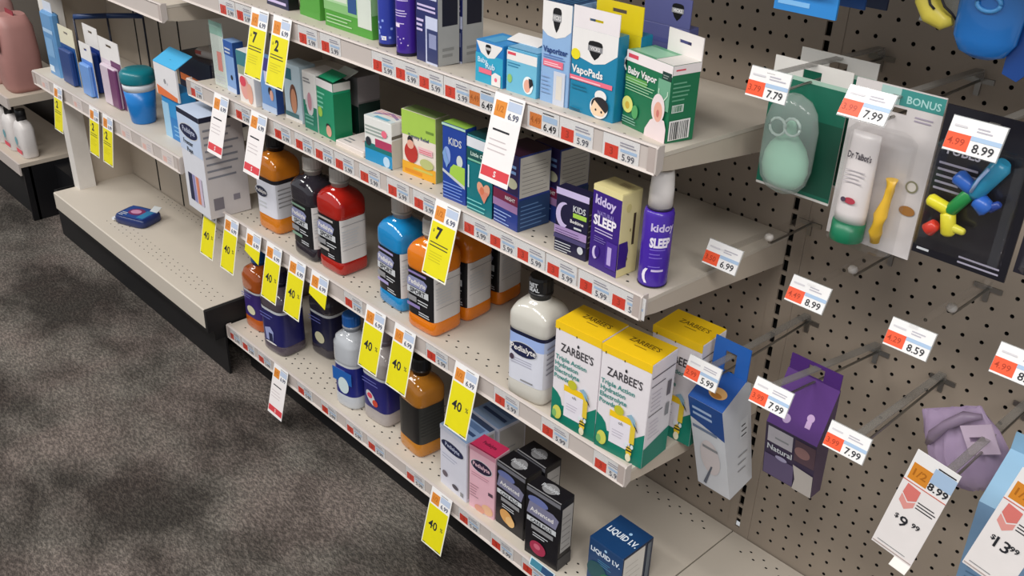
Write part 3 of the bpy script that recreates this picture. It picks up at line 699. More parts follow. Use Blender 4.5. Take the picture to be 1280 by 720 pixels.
def pedi_art(F, R):
    F.oval(.45, .66, .44, .15, PALE).oval(.45, .66, .42, .135, M('1b2247')).text('Pedialyte', .45, .625, .105, WHITE, bold=.02, maxw=.8)
    F.lines(.05, .36, .8, .5, 3, M('b4b4c4'), .3).oval(.1, .46, .07, .06, M('4a3a4a')).lines(.4, .05, .9, .12, 1, GREY, .4)
    R.lines(0.02, .3, 1.05, .9, 6, M('8f909a'), .3, .25)
pedi = dict(front=M('d9dbe6', .4), side=M('c4c4ca', .4), art=pedi_art, captext=True, bands=((0, .72, None, None), (.72, .93, M('9db4e6', .4), M('aab4cc', .4)), (.93, 1, M('101635', .4), M('101635', .4))))
pedi2 = dict(front=M('dfe0ea', .4), side=M('c4c4ca', .4), bands=((0, .9, None, None), (.9, 1, M('14131c', .4), M('14131c', .4))), art=lambda F, R: (F.oval(.3, .6, .36, .15, PALE).oval(.3, .6, .34, .13, M('2b2f45')).text('Pedialyte', .3, .57, .09, WHITE, maxw=.58).lines(.1, .2, .6, .4, 2, PALE), R.lines(0.02, .3, 1, .85, 5, GREY, .3)))
jug('amber drink bottle with a pale label standing first beside the tall white carton', 'C', -41.3, -12.0, 3, 3.05, 2.8, M('cf7a1e', .12, coat=.4), pedi2, BLACK, M('1b1a1d', .3), label_z=(1.4, 4.7))
jug('near-black drink bottle between the amber and the red bottles', 'C', -35.3, -12.4, 0, 3.05, 2.8, M('2b2830', .1, coat=.5), sport(M('7f9f8a')), CAPG, NECK)
jug('dark red drink bottle with a black and white label on the third shelf', 'C', -32.05, -12.2, 2, 3.05, 2.75, M('a81d14', .1, coat=.5), sport(M('b9b4b0')), CAPG, NECK)
jug('bright blue drink bottle between the red and the front orange bottle', 'C', -24.9, -11.9, -3, 3.0, 2.75, M('1686c4', .1, coat=.5), sport(M('a99fd0')), CAPG, NECK)
oj = jug('front orange drink bottle below the yellow tag marked 7', 'C', -20.75, -12.54, 2.5, 2.96, 2.75, M('e07a12', .1, coat=.5), sport(M('8f7fb8')), CAPG, NECK, 'orange drink bottles in a row')
dup(oj, (-20.9, -9.55, zs('C', -9.55)), 5, 'middle orange drink bottle, directly behind the front one', 'orange drink bottles in a row')
dup(oj, (-21.2, -6.3, zs('C', -6.3)), 6, 'rearmost orange drink bottle in the row, nearest the pegboard', 'orange drink bottles in a row')
jug('clear drink bottle with black cap and pale blue label beside the yellow topped cartons', 'C', -10.3, -13.0, 8, 2.95, 2.7, M('c9c6bd', .12, coat=.4), pedi, BLACK, M('1b1a1d', .3), label_z=(1.2, 4.75))
# bottom deck bottles
def blue_art(pic):
    def f(F, R):
        F.lines(0, .7, .8, .88, 2, M('6a6fb8'), .3)
        if pic == 'w': F.rect(0, .4, 1, .8, M('1d5fae')).oval(.55, .32, .28, .26, M('cfe0e2'))
        if pic == 'b': F.oval(.4, .3, .3, .13, PALE, rot=-.9).oval(.35, .36, .12, .08, ROSE).oval(.6, .2, .13, .1, M('c9432c'))
        if pic == 'd': F.poly([(.25, .08), (.6, .04), (.66, .36), (.5, .48), (.2, .4)], M('9aa3cf')).rect(.4, .04, .6, .3, NAVY).oval(.5, .02, .3, .025, WHITE)
        if pic == 'o': F.oval(.55, .28, .26, .16, M('d6d2b0'))
    return f
def blue(pic, col='2a2566'): return dict(front=M(col, .3), side=M(col, .3), art=blue_art(pic), bands=((0, .93, None, None), (.93, 1, PALE, PALE)))
jug('orange drink bottle with purple label at the left end of the bottom deck', 'D', -47.2, -11.4, 3, 3.1, 2.9, M('b4561a', .12, coat=.4), blue('o', '3a2a6e'), M('1d5a9e', .3), M('1d5a9e', .3), label_z=(1.3, 4.1), top=6.4, e=3.6)
jug('murky purple drink bottle in front at the left end of the bottom deck', 'D', -42.6, -12.2, 5, 3.3, 2.9, M('544a55', .15, coat=.4), blue('d', '20205e'), M('23203a', .3), M('23203a', .3), label_z=(1.0, 4.5), top=6.4, e=4)
jug('dark blue drink bottle standing in shade behind the murky purple one', 'D', -39.3, -9.3, 5, 3.1, 2.8, M('3a353e', .15, coat=.4), blue('o', '14163c'), M('1a1c30', .3), M('1a1c30', .3), label_z=(1.0, 4.5), top=6.4, e=4)
jug('clear water bottle with a bright blue cap on the bottom deck', 'D', -31.4, -12.2, 8, 2.75, 2.7, M('c2c6cc', .1, coat=.5), blue('w', '232a7c'), M('1c63b4', .3), M('a4a8b0', .2), label_z=(1.25, 4.2), top=6.9, e=3)
jug('greyish drink bottle with blue fruit label right of the blue-capped bottle', 'D', -28.3, -11.5, 4, 3.1, 2.8, M('a9a19f', .12, coat=.4), blue('b', '24246c'), M('8d8390', .3), M('8d8390', .3), label_z=(1.3, 4.5), top=6.9, e=4.5)
dark = dict(front=M('1d1c1c', .4), side=M('2f302d', .45), art=lambda F, R: R.lines(0, .2, 1, .9, 8, M('3f403c'), .3, .2))
jug('amber drink bottle with a black label right of the yellow tags on the bottom deck', 'D', -23.6, -11.5, -4, 3.0, 2.75, M('bd7a26', .12, coat=.4), dark, BLACK, M('2a1c10', .3), label_z=(1.25, 4.6), e=4.5)

# ---- tall freezer-pop carton
def art(F, R, T):
    F.rect(0, .95, 1, 1, M('1d2036')).rect(0, .6, 1, .95, M('c3d2ea')).oval(.48, .81, .42, .075, PALE).oval(.48, .81, .4, .066, M('1b2247')).text('Pedialyte', .48, .795, .05, M('b9c0d6'), maxw=.7).text('Freezer', .4, .675, .045, INK, maxw=.6).text('Pops', .45, .605, .045, INK, maxw=.4)
    F.rect(.2, .1, .8, .38, M('cdbfd2')).rect(.2, .1, .38, .38, M('2a2f4a')).rect(.55, .1, .68, .38, M('d9876a')).rect(.4, .1, .5, .38, M('8f8fc0'))
    R.rect(0, .95, 1, 1, M('1d2036')).lines(.06, .4, .9, .93, 8, M('84868f'), .3, .4).rect(.12, .08, .36, .2, M('76727a')).rect(.6, .14, .76, .2, M('84808a'))
carton('freezer_pop_carton', 'tall white and pale blue carton overhanging the left end of the third shelf', 'box', 'C', -48.66, -14.37, -2.3, 4.1, 3.76, 8.85, dict(all=M('dcdde4', .4), right=M('c9c4c4', .45), top=M('c3d0e6', .4)), art, z=12.47)
# ---- yellow topped syrup cartons
def zart(F, R, T):
    F.rect(0, 0, 1, .2, TEALG).poly([(0, .2), (0, .34), (.12, .31), (.2, .27), (.24, .2)], TEALG).poly([(.7, .2), (.8, .26), (1, .34), (1, .2)], TEALG)
    F.text("ZARBEE'S", .5, .735, .075, M('3c3a3f'), bold=.015, maxw=.72).oval(.52, .845, .022, .016, INK)
    for k, (a, c_) in enumerate(((.88, 'Triple Action'), (.8, 'Hydration'), (.78, 'Electrolyte'), (.55, 'Powder'))):
        F.text(c_, .04, .645 - k * .062, .042, M('3f8d86'), 'l', maxw=a * .8)
    F.rect(.3, .115, .74, .4, M('e6e1ea')).rect(.28, .37, .78, .43, GOLD).oval(.46, .46, .1, .045, M('c2bf2e')).rect(.72, .2, .82, .42, M('e2c53a')).text('oh', .52, .33, .03, GREY).lines(.36, .2, .66, .28, 3, M('c3bdc9'), .25)
    F.poly([(.62, .45), (.72, .48), (.8, .44), (.84, .37), (.78, .38), (.7, .43)], M('8fb3c6')).poly([(.76, .42), (.86, .36), (.88, .33), (.8, .38)], HAIR)
    F.oval(.16, .12, .1, .07, M('cfd05a')).oval(.1, .1, .05, .04, M('7fb56a'))
    F.oval(.74, .12, .06, .055, M('e3c12f')).rect(.68, .12, .8, .135, HAIR).rect(.685, .15, .795, .162, HAIR).oval(.74, .06, .055, .04, M('efe6c8')).oval(.68, .18, .03, .022, M('dfe7ea')).oval(.8, .18, .03, .022, M('dfe7ea'))
    R.rect(0, 0, 1, .19, TEALG).poly([(0, .19), (1, .25), (1, .19)], TEALG).lines(.05, .86, .95, .885, 1, M('4a444c'), .4, .02).lines(.05, .78, .6, .8, 1, M('4a444c'), .4, .02).lines(.05, .5, .6, .52, 1, M('4a444c'), .4, .02).lines(.1, .55, .55, .75, 5, M('bdb6c0'), .2).rect(.7, .6, .85, .74, M('6f6a70')).rect(.72, .4, .86, .52, GREY).lines(.1, .28, .6, .47, 5, M('c6bfca'), .2)
    T.text("ZARBEE'S", .55, .52, .16, M('6b5212'), bold=.01, maxw=.6).rect(.42, .4, .66, .425, M('8f7218'))
zc = dict(all=M('e6e0e4', .4), top=GOLD)
def zcart(label, x, y, yaw):
    t = carton('syrup_carton', label, 'box', 'C', x, y, yaw, 3.25, 2.45, 6.85, zc, zart, 'yellow topped white cartons')
    b = MB(); b.box(-.015, 3.265, -.02, .0, 6.35, 6.84, GOLD); b.box(.25, .32, -.025, -.018, 6.3, 6.45, M('5a4a10')); b.box(1.5, 1.57, -.025, -.018, 6.3, 6.42, M('5a4a10')); b.build('tear_strip', t)
    return t
z1 = zcart('yellow topped white carton touching the clear black-capped bottle', -6.4, -12.85, 4)
dup(z1, (-3.05, -12.7, zs('C', -12.7)), 5, 'yellow topped white carton at the front right corner of the third shelf', 'yellow topped white cartons')
dup(z1, (-2.6, -8.9, zs('C', -8.9)), 4, 'yellow topped white carton at the back, behind the front corner one', 'yellow topped white cartons')

# ---- bottom deck cartons
def wb_art(F, R, T):
    F.rect(0, .93, 1, 1, M('c9cddc')).oval(.48, .73, .44, .09, PALE).oval(.48, .73, .42, .08, M('1b2247')).text('Pedialyte', .48, .71, .06, M('b9c0d6'), maxw=.7).lines(.1, .5, .8, .6, 2, M('a9adbf'), .25).oval(.2, .22, .1, .05, M('6a5f68')).oval(.6, .12, .12, .04, M('4a4550')).rect(.8, .05, .9, .12, GREY)
    T.rect(.02, .02, .98, .2, M('8fa6c6')).rect(.1, .3, .9, .42, M('3a4f78')).rect(.1, .55, .9, .75, M('5f7ba6')).rect(0, .8, 1, .98, M('35435f')); R.rect(.05, .05, .95, .95, M('b3b0ad')).lines(.2, .3, .8, .7, 4, GREY, .2)
wb = carton('powder_carton', 'white and blue powder carton half hidden by a yellow tag on the bottom deck', 'box', 'D', -17.75, -12.0, -3, 3.05, 2.6, 5.3, dict(all=M('d6d6e2', .4), top=M('8ea9d0', .4)), wb_art, 'white and blue powder cartons')
dup(wb, (-17.5, -9.2, 0), -3, 'white and blue powder carton at the back, behind the tag-hidden one', 'white and blue powder cartons')
def art(F, R, T):
    F.rect(0, .93, 1, 1, M('c98a9c')).oval(.48, .73, .42, .1, PALE).oval(.48, .73, .4, .09, M('2b1f3a')).text('Pedialyte', .48, .71, .06, M('e0b9c6'), maxw=.66).lines(.1, .55, .8, .62, 2, M('b98a98'), .3).lines(.05, .2, .4, .42, 5, M('a8828c'), .3).oval(.75, .1, .22, .08, M('e3b48f')).oval(.45, .05, .2, .06, M('d99a86')).rect(.78, .36, .95, .41, M('54414f'))
    T.text('Pedialyte', .5, .45, .2, M('6f1f3a'), maxw=.5).rect(0, .0, 1, .06, M('8f2346'))
carton('powder_carton', 'pink powder carton with a dark oval left of the black cartons', 'box', 'D', -14.46, -12.1, 5, 2.4, 1.5, 5.45, dict(all=M('e3b3c0', .4), top=M('cf3560', .4)), art)
def blk(fruit):
    def f(F, R, T):
        F.rect(0, .93, 1, .985, M('6f6f76')).oval(.35, .84, .3, .06, M('6a74a8')).poly([(.03, .62), (.9, .6), (.98, .75), (.8, .8), (.1, .8)], M('7d7c96')).text('Advanced', .48, .67, .06, WHITE, maxw=.75).rect(.05, .51, .92, .58, PALE).text('CARE PLUS', .48, .52, .045, INK, maxw=.7)
        F.rect(.2, .42, .85, .48, GREY).lines(.25, .33, .8, .4, 2, PALE, .4)
        if fruit == 'peach': F.oval(.42, .2, .25, .1, M('d9a05a'), rot=-.5).oval(.55, .16, .16, .08, M('e6b878'))
        else: F.oval(.42, .17, .24, .1, M('a9304f')).oval(.4, .19, .1, .04, M('d06a80'))
        R.rect(.15, .25, .92, .9, M('b4b1ae')).lines(.2, .3, .85, .85, 6, M('83807f'), .15, .2).rect(.0, .0, 1, .18, M('3b3a3c'))
        T.oval(.5, .5, .22, .34, GREY).text('Pedialyte', .5, .42, .22, PALE, maxw=.5)
        T.rect(0, 0, 1, .06, GREY)
    return f
bk = dict(all=M('16151a', .35))
ba = carton('powder_carton', 'black powder carton with a peach picture, right of the pink carton', 'box', 'D', -12.0, -11.8, 1, 2.7, 1.6, 5.35, bk, blk('peach'), 'black powder cartons')
dup(ba, (-11.9, -10.0, 0), 0, 'black powder carton at the back, behind the peach pictured one', 'black powder cartons')
carton('powder_carton', 'black powder carton with a dark red berry picture, rightmost of the black group', 'box', 'D', -8.6, -12.3, 4, 2.85, 1.4, 5.7, bk, blk('berry'), 'black powder cartons')
def art(F, R, T):
    F.text('LIQUID I.V.', .5, .72, .1, M('dfe9f4'), bold=.03, maxw=.88).oval(.5, .9, .04, .03, M('9fc6e8')).lines(.3, .5, .7, .64, 3, M('4a86a8'), .35).oval(.3, .3, .3, .22, M('0f4a52')).oval(.7, .2, .3, .2, M('1a6a4a'))
    T.text('LIQUID I.V.', .53, .42, .16, M('dfe9f4'), bold=.03, maxw=.85).oval(.6, .68, .04, .04, M('9fc6e8'))
    R.rect(.04, .05, .72, .95, M('d3d0cb')).lines(.12, .2, .6, .85, 5, M('b3afaa'), .12).rect(.8, .05, .92, .95, M('5b6470'))
carton('drink_mix_carton', 'navy blue drink mix carton alone at the bottom edge of the picture', 'box', 'D', -4.2, -10.9, 0, 2.8, 3.0, 3.5, dict(all=M('163e6c', .35), right=M('10203c', .4)), art)

# ================================================================== LEFT BAY GOODS
z = zs('E', -13)
t = thing('wet_wipes_pack', 'flat navy wipes pack lying on the empty left deck', 'package', (-70.3, -10.6, 2.1), 22)
b = MB(); n = 32
def pill(k, zz_): return sq_ring(0, 0, 2.15 * k, 1.6 * k, zz_, 5, n)
b.loft([pill(.92, 0), pill(1, .12), pill(1, .7), pill(.95, .9), pill(.85, .95)], M('1a2b62', .3)); F = Face(b, (-1.8, -1.3, .95), (3.6, 0, 0), (0, 2.6, 0))
F.rect(0, .0, 1, 1, M('23488e')).oval(.45, .55, .28, .3, M('7a2f5e')).oval(.42, .55, .18, .18, M('c98fb0')).rect(.7, .1, .95, .8, M('2f7fae')).lines(.05, .05, .3, .4, 3, PALE, .4)
b.build('pack_body', t)
b = MB(); b.box(-2.35, -2.0, -1.45, 1.45, .25, .5, M('dfe3e8', .35)); b.build('end_seal', t)
b = MB(); b.prism_x([(.9, .96), (1.7, 1.25), (1.7, 1.3), (.9, 1.0)], .9, 1.9, M('cfd4d6', .35)); b.build('opened_flap', t)
def hang_card(name, label, x, y, w, h, cols, y_th=.5, art=None, cat='package', tabm=None, yaw=0, sh='E'):
    t = thing(name, label, cat, (x, y, zs(sh, y)), yaw)
    b = MB(); b.hole_card(0, w, 0, h, y_th, y_th + .06, w * .36, w * .64, h - .75, h - .5, tabm or WHITE)
    F = Face(b, (0, y_th, 0), (w, 0, 0), (0, 0, h)); F.rect(0, 0, 1, .68, cols[0])
    if art: art(F)
    b.build('backing_card', t)
    c = MB(); c.cut_box(w * .12, w * .88, 0, y_th - .01, .15, h * .62, cols[1], .12); c.build('blister', t)
    return t
t = thing('toothbrush_pack', 'tall pale blue pack at the left end of the upper left shelf', 'package', (-80.3, -13.4, z), 0)
b = MB(); b.cut_box(0, 3.0, 0, .9, 0, 6.6, M('5f93c4', .35), .2); F = Face(b, (0, 0, 0), (3, 0, 0), (0, 0, 6.6)); F.rect(.1, .68, .95, .74, M('a9c8e6')).rect(.1, .05, .5, .15, M('d6e3ee')).rect(.15, .3, .8, .6, M('7ba8d2')); b.build('pack_body', t)
b = MB(); b.box(.4, 2.6, .4, .46, 6.6, 7.6, M('cfd6e2', .4)); b.build('hang_tab', t)
hang_card('toothbrush_pack', 'cream topped pack with navy and pink print beside the tall pale blue pack', -76.6, -13.6, 3.7, 5.8, (M('1f4f8e', .35), M('27437e', .3)), .55, lambda F: F.rect(.1, .3, .8, .52, M('8f5f8a')).rect(.15, .35, .75, .4, M('c9b4cf')), tabm=M('e2dcc2', .4))
hang_card('toothbrush_pack', 'white topped pack with a deep navy body behind the cream topped pack', -72.6, -12.6, 3.4, 6.5, (M('12307a', .35), M('1a3a86', .3)), .55)
hang_card('toothbrush_pack', 'white topped pack with a sky blue body left of the purple pack', -71.2, -13.7, 2.7, 5.2, (M('5c8ad0', .35), M('6f9ad8', .3)), .5)
t = hang_card('toothbrush_pack', 'white topped pack with pale pink and purple halves left of the blue jar', -67.4, -13.2, 4.4, 6.4, (M('d9ccd6', .35), M('cfc0cc', .3)), .5, lambda F: F.rect(.5, 0, 1, .7, M('6a3a63')))
b = MB(); b.cut_box(2.35, 3.95, -.03, .3, .2, 3.9, M('6f3c66', .35), .1); b.build('purple_half', t)
t = thing('snack_jar', 'tapered blue jar with a teal lid on the upper left shelf', 'jar', (-59.5, -12.7, z), 0)
b = MB(); b.lathe(0, 0, [(1.02, 0), (1.1, .1), (1.28, 1.6), (1.42, 3.1)], M('1b78c4', .3), 36); jb = b.build('jar_body', t)
b = MB(); b.lathe(0, 0, [(1.43, 3.1), (1.47, 3.75)], M('cfd3d8', .35), 36); b.build('white_band', jb)
b = MB(); b.lathe(0, 0, [(1.5, 3.75), (1.56, 3.9), (1.56, 4.6), (1.45, 4.8), (1.2, 4.95), (.0001, 5.0)], M('0f7480', .3), 36); b.build('lid', t)
t = thing('hanging_carton', 'blue carton with a white front flap and orange stripe beside the blue jar', 'box', (-54.8, -12.9, z), 0)
b = MB(); b.cut_box(0, 3.6, .1, 1.6, 0, 4.6, M('2f8fce', .35), .08); F = Face(b, (0, .1, 0), (3.6, 0, 0), (0, 0, 4.6)); F.rect(0, 0, .35, .7, M('9cc6e2')).rect(.35, 0, 1, .45, M('2a7cc0')).lines(.5, .1, .9, .35, 3, M('7fb9e2'), .3); b.build('carton_body', t)
b = MB(); b.box(-.2, 3.9, -.1, .06, 3.9, 6.7, M('e4e2e4', .4)); F = Face(b, (-.2, -.1, 3.9), (4.1, 0, 0), (0, 0, 2.8)); F.oval(.45, .5, .05, .08, GREY).oval(.55, .45, .03, .05, PALE).poly([(.05, .0), (.95, .0), (.95, .14), (.05, .3)], M('e2763f')); b.build('front_flap', t)
b = MB(); b.prism_x([(-.1, 6.7), (1.6, 7.6), (1.6, 7.66), (-.1, 6.78)], -.2, 3.9, M('4db3e6', .35)); b.box(1.7, 2.0, .55, .85, 7.1, 7.13, M('14406a')); b.build('header', t)
def art(F, R, T): F.rect(.05, .6, .95, .7, M('d9733c')); R.rect(.05, .6, .95, .7, M('d9733c')); T.rect(.1, .1, .9, .9, M('3a3030'))
carton('medicine_carton', 'dark navy carton with an orange stripe deep on the upper left shelf', 'box', 'E', -58.4, -9.2, 0, 6.2, 3.4, 6.2, dict(all=M('1d2136', .4)), art)
t = thing('sample_packs', 'loose whitish pack lying on top of the dark orange striped carton', 'package', (-54.6, -7.6, z + 6.2), 12)
b = MB(); b.loft([sq_ring(0, 0, 1.6 * k, .9 * k, zz_, 4, 24) for k, zz_ in ((.9, 0), (1, .15), (1, .5), (.85, .7))], M('b9aea6', .4)); b.build('pack_body', t)
b = MB(); b.box(-1.2, -.4, -.9, -.6, .3, .6, M('a5402e', .4)); b.build('pack_seal', t)
# divider tray: blue rim on four dark posts with clear panes
t = thing('divider_tray', 'clear divider tray with a navy rim behind the hang packs on the upper left shelf', 'tray', (-75.8, -11.6, z), 0, None)
P = [(0, 0), (1.6, 2.8), (3.8, 5.6)]
b = MB(); RM = M('27406e', .3)
for k in range(2):
    a, c_ = P[k], P[k + 1]
    b.tube([(a[0], a[1], 6.4), (c_[0], c_[1], 6.4)], .28, RM)
b.build('rim', t)
for a in P:
    q = MB(); q.tube([(a[0], a[1], 0), (a[0], a[1], 6.3)], .11, M('1d2238', .4)); q.build('post', t)
for k in range(2):
    a, c_ = P[k], P[k + 1]
    q = MB(); q.face([(a[0], a[1], .05), (c_[0], c_[1], .05), (c_[0], c_[1], 6.2), (a[0], a[1], 6.2)], CLEAR); q.build('pane', t)

# ================================================================== FAR BAY (end of the aisle)
t = thing('far_shelf', 'distant beige shelf beyond the gap at the left edge', 'shelf', (-112, -14, 0), 0, 'gondola shelves')
b = MB(); b.box(-30, 17, 0, 9, 9.3, 10.3, BEIGE2); b.build('shelf_deck', t)
b = MB(); b.box(-30, 17, -.25, 0, 9.0, 10.35, RAIL); b.build('price_rail', t)
t = thing('far_base_deck', 'distant low base deck with white bottles at the left edge', 'shelf', (-112, -14.4, 0), 0, 'gondola shelves')
b = MB(); b.box(-30, 17, 0, 8.5, 1.6, 2.1, BEIGE2); b.box(-30, 17, -.2, 0, .6, 2.1, RAIL); b.build('shelf_deck', t)
b = MB(); b.box(-30, 17, .9, 1.2, -ZF, 1.6, KICK); b.box(16.6, 17, .2, 8.5, -ZF, 1.6, BLACK); b.box(17, 23, 4, 8.5, -ZF, 1.0, BLACK); b.build('kick_plate', t)
def lotion(label, x, y):
    t = thing('lotion_bottle', label, 'bottle', (x, y, 2.1), 0, 'white bottles on the far base deck')
    b = MB(); b.loft([sq_ring(0, 0, 1.5 * k, 1.0 * k, zz_, 3.2, 28) for k, zz_ in ((.9, 0), (1, .2), (1, 3.6), (.8, 4.3), (.4, 4.7))], M('d9d4d2', .35))
    F = Face(b, (-.9, -1.02, .5), (1.8, 0, 0), (0, 0, 2.6)); F.rect(0, .0, 1, .22, ROSE).oval(.3, .6, .25, .2, M('6fa6b0')).lines(.1, .3, .9, .45, 2, GREY, .4); b.build('bottle_body', t)
    c = MB(); c.lathe(0, 0, [(.6, 4.6), (.6, 5.9), (.5, 6.0)], BLACK, 24); c.build('cap', t)
    return t
lotion('white bottle with black cap nearest the right end of the far base deck', -97.4, -12.4)
lotion('white bottle with black cap second from the right on the far base deck', -101.0, -12.6)
lotion('white bottle with black cap cut by the left picture edge on the far base deck', -104.8, -12.7)
def softpack(label, x, y, w, d, h, c1, c2):
    t = thing('soft_pack', label, 'package', (x, y, 10.32), 0, 'soft packs on the far shelf')
    b = MB(); b.loft([sq_ring(0, 0, w / 2 * k, d / 2 * k, zz_, 3.5, 28) for k, zz_ in ((.88, 0), (1, .6), (1.03, h * .5), (.95, h * .85), (.7, h))], c1)
    F = Face(b, (-w * .32, -d * .53, h * .55), (w * .64, 0, 0), (0, 0, h * .3)); F.rect(0, 0, 1, 1, c2).lines(.1, .1, .9, .6, 2, WHITE, .4); b.build('pack_body', t)
    q = MB(); q.box(-w * .3, w * .3, -.05, .05, h, h + .5, c2); q.build('top_seal', t)
softpack('dusky pink soft pack at the right end of the far shelf', -98.0, -11.0, 4.2, 4.4, 9.0, M('a97a74', .5), M('8f2f3c', .5))
softpack('rose soft pack with a red band second along the far shelf', -103.2, -11.2, 4.6, 4.4, 11.0, M('b58a86', .5), M('a02638', .5))
softpack('pale pink soft pack cut by the left picture edge on the far shelf', -108.5, -11.2, 4.6, 4.4, 9.5, M('c3a19c', .5), M('b05a60', .5))

# ================================================================== PEGBOARD HOOKS
def make_hook(L, label, short):
    t = thing('peg_hook', label, 'hook', (0, 0, 0), 0, 'peg hooks')
    b = MB(); b.box(-.7, .7, -.1, -.02, -.1, .16, METAL); b.box(-.13, .13, -.12, -.02, -.7, .1, METAL)
    for sx in (-.5, .5): b.tube([(sx, -.06, .02), (sx, .1, .02)], .09, METAL)
    b.build('mount_clip', t)
    wl = 4.5 if short else L
    b = MB(); b.tube([(0, -.05, 0), (0, -wl * .5, .02), (0, -wl * .9, .06), (0, -wl * .95, .2), (0, -wl * .97, .5)], .07, METAL); wire = b.build('wire', t)
    b = MB(); b.prism_x([(-.1, .2), (-.3, .62), (-L - .1, 1.1), (-L - .1, 1.02), (-.3, .5), (-.12, .1)], -.2, .2, CLEAR if short else ARM); b.build('label_arm', t)
    if short:
        b = MB(); b.lathe(0, -wl * .97, [(.05, .3), (.2, .36), (.26, .52), (.2, .68), (.02, .74)], M('cfc9c3', .35), 16); b.build('end_nub', wire)
    return t
hooks_ = [(3.08, 34, 10.2, 'peg hook holding the green bulb packs'), (8.04, 34, 10.9, 'peg hook holding the gel and brush card'), (12.3, 34, 10.7, 'peg hook holding the black tubes card'),
          (1.0, 24, 8.5, 'empty peg hook in the middle row above the right end of the second shelf'), (5.95, 24, 8.4, 'empty peg hook in the middle row, second from the left'), (11.07, 24, 8.4, 'empty peg hook in the middle row, third from the left'),
          (16.0, 25, 9.6, 'empty peg hook in the middle row at the right picture edge'),
          (2.04, 18, 10.4, 'peg hook holding the blue and white carton'), (6.44, 18, 11.2, 'peg hook holding the purple box'), (10.2, 18, 10.4, 'empty peg hook right of the purple box'),
          (14.5, 18.5, 10.8, 'peg hook holding the lavender pouch'), (18.6, 18.5, 10.8, 'peg hook holding the pale blue carton'), (3.1, 44, 10, 'peg hook at the top holding the blue bottomed cards'), (9.9, 44, 10, 'peg hook at the top holding the banana teether pack')]
hk = {}
for i, (X, Z, L, lab) in enumerate(hooks_):
    k = (L, Z in (24, 25))
    if k not in hk: h = hk[k] = make_hook(L, lab, Z in (24, 25)); h.location = W(X, 0, Z)
    else: h = dup(hk[k], (X, 0, Z), 0, lab)
    if X == 6.44: h.rotation_euler[0] = math.radians(-8.5)
def price_card(label, x, y, z, was, now, tilt=-25, roll=0, w=2.02, h=1.3):
    t = thing('price_label', label, 'price label', (x, y, z), 0, 'price labels on the hooks', (tilt, roll))
    b = MB(); b.box(-w / 2, w / 2, 0, .04, -h / 2, h / 2, TAGW); F = Face(b, (-w / 2, 0, -h / 2), (w, 0, 0), (0, 0, h), .004)
    F.rect(0, .06, .44, .54, RED if False else M('ee5a35', .45)).text(was, .2, .2, .2, M('b03a1c'), bold=.01, maxw=.34)
    F.rect(.44, .42, 1, .55, LBLUE).lines(.5, .68, .92, .86, 2, M('b9b6c0'), .45, .5).text(now, .72, .1, .25, INK, bold=.01, maxw=.46).lines(.08, .72, .4, .84, 1, M('d3d0d4'), .5)
    b.build('label_card', t)
    q = MB(); q.box(-w / 2 - .03, w / 2 + .03, .045, .07, -h / 2 - .03, h / 2 + .03, CLEAR2); q.build('holder', t)
for X, Z, Y, was, now, lab, ti in ((3.08, 34.6, -10.4, '3.79', '7.79', 'white and orange price label in front of the green bulb packs', -12),
    (8.04, 35.1, -11.1, '3.99', '7.99', 'white and orange price label over the gel and brush card', -32), (12.35, 34.85, -10.9, '4.99', '8.99', 'white and orange price label over the black tubes card', -18),
    (1.0, 24.75, -8.7, '3.50', '6.99', 'white and orange price label in front of the right end of the second shelf', -22), (5.91, 24.6, -8.6, '4.49', '8.99', 'white and orange price label left of centre in the middle row of empty hooks', -25),
    (11.07, 24.5, -8.6, '4.29', '8.59', 'white and orange price label in the middle row below the black tubes card', -22), (16.0, 26.0, -9.8, '4.99', '8.99', 'white and orange price label cut by the right picture edge', -22),
    (2.04, 18.95, -10.6, '2.99', '5.99', 'white and orange price label on the blue and white carton', -18), (6.44, 20.1, -11.3, '3.99', '7.99', 'white and orange price label in front of the purple box', -22),
    (10.25, 19.25, -10.6, '3.99', '7.99', 'white and orange price label overlapping the lower right of the purple box', -20)):
    price_card(lab, X, Y, Z, was, now, ti)
def big_sign(label, x, y, z, now, big, cents, roll, L=5.9):
    t = thing('price_sign', label, 'price sign', (x, y, z), 0, 'long white price signs', (0, roll))
    b = MB(); w = 2.0; b.box(-w / 2, w / 2, 0, .04, -1.75, 0, TAGW); F = Face(b, (-w / 2, 0, -1.75), (w, 0, 0), (0, 0, 1.75), .004)
    F.rect(.06, .08, .5, .62, AMBER).text('1/2', .28, .25, .22, M('b06a1c'), maxw=.34).rect(.5, .34, 1, .8, LBLUE).text(now, .74, .12, .22, INK, maxw=.46).lines(.55, .82, .98, .92, 1, INK, .4).rect(.0, .0, 1, .03, M('d0705f'))
    b.build('price_strip', t)
    b = MB(); b.box(-w / 2, w / 2, -.01, .03, -L, -1.75, M('eee8e6', .4)); F = Face(b, (-w / 2, -.01, -L), (w, 0, 0), (0, 0, L - 1.75), .004)
    F.poly([(.12, .72), (.3, .64), (.46, .72), (.46, .8), (.3, .74), (.12, .82)], M('e39a92')).poly([(.12, .84), (.3, .76), (.46, .82), (.46, .96), (.14, .98)], M('dd7a72')).lines(.5, .74, .95, .86, 3, INK, .35, .4)
    F.text('$', .24, .49, .06, INK).text(big, .42 if len(big) == 1 else .46, .42, .14, INK, bold=.012).text(cents, .7, .49, .065, INK).lines(.1, .08, .8, .12, 1, GREY, .25).rect(0.02, .03, .98, .045, M('b9a9a4'))
    b.build('sale_panel', t)
    b = MB(); b.prism_x([(-.01, -L), (-.35, -L - .3), (-.33, -L - .34), (.03, -L - .02)], w * .1, w / 2, OFFW); b.build('curled_foot', t)
big_sign('long white price sign reading 9 beside the lavender pouch', 14.5, -11.0, 20.85, '8.99', '9', '99', 8.7)
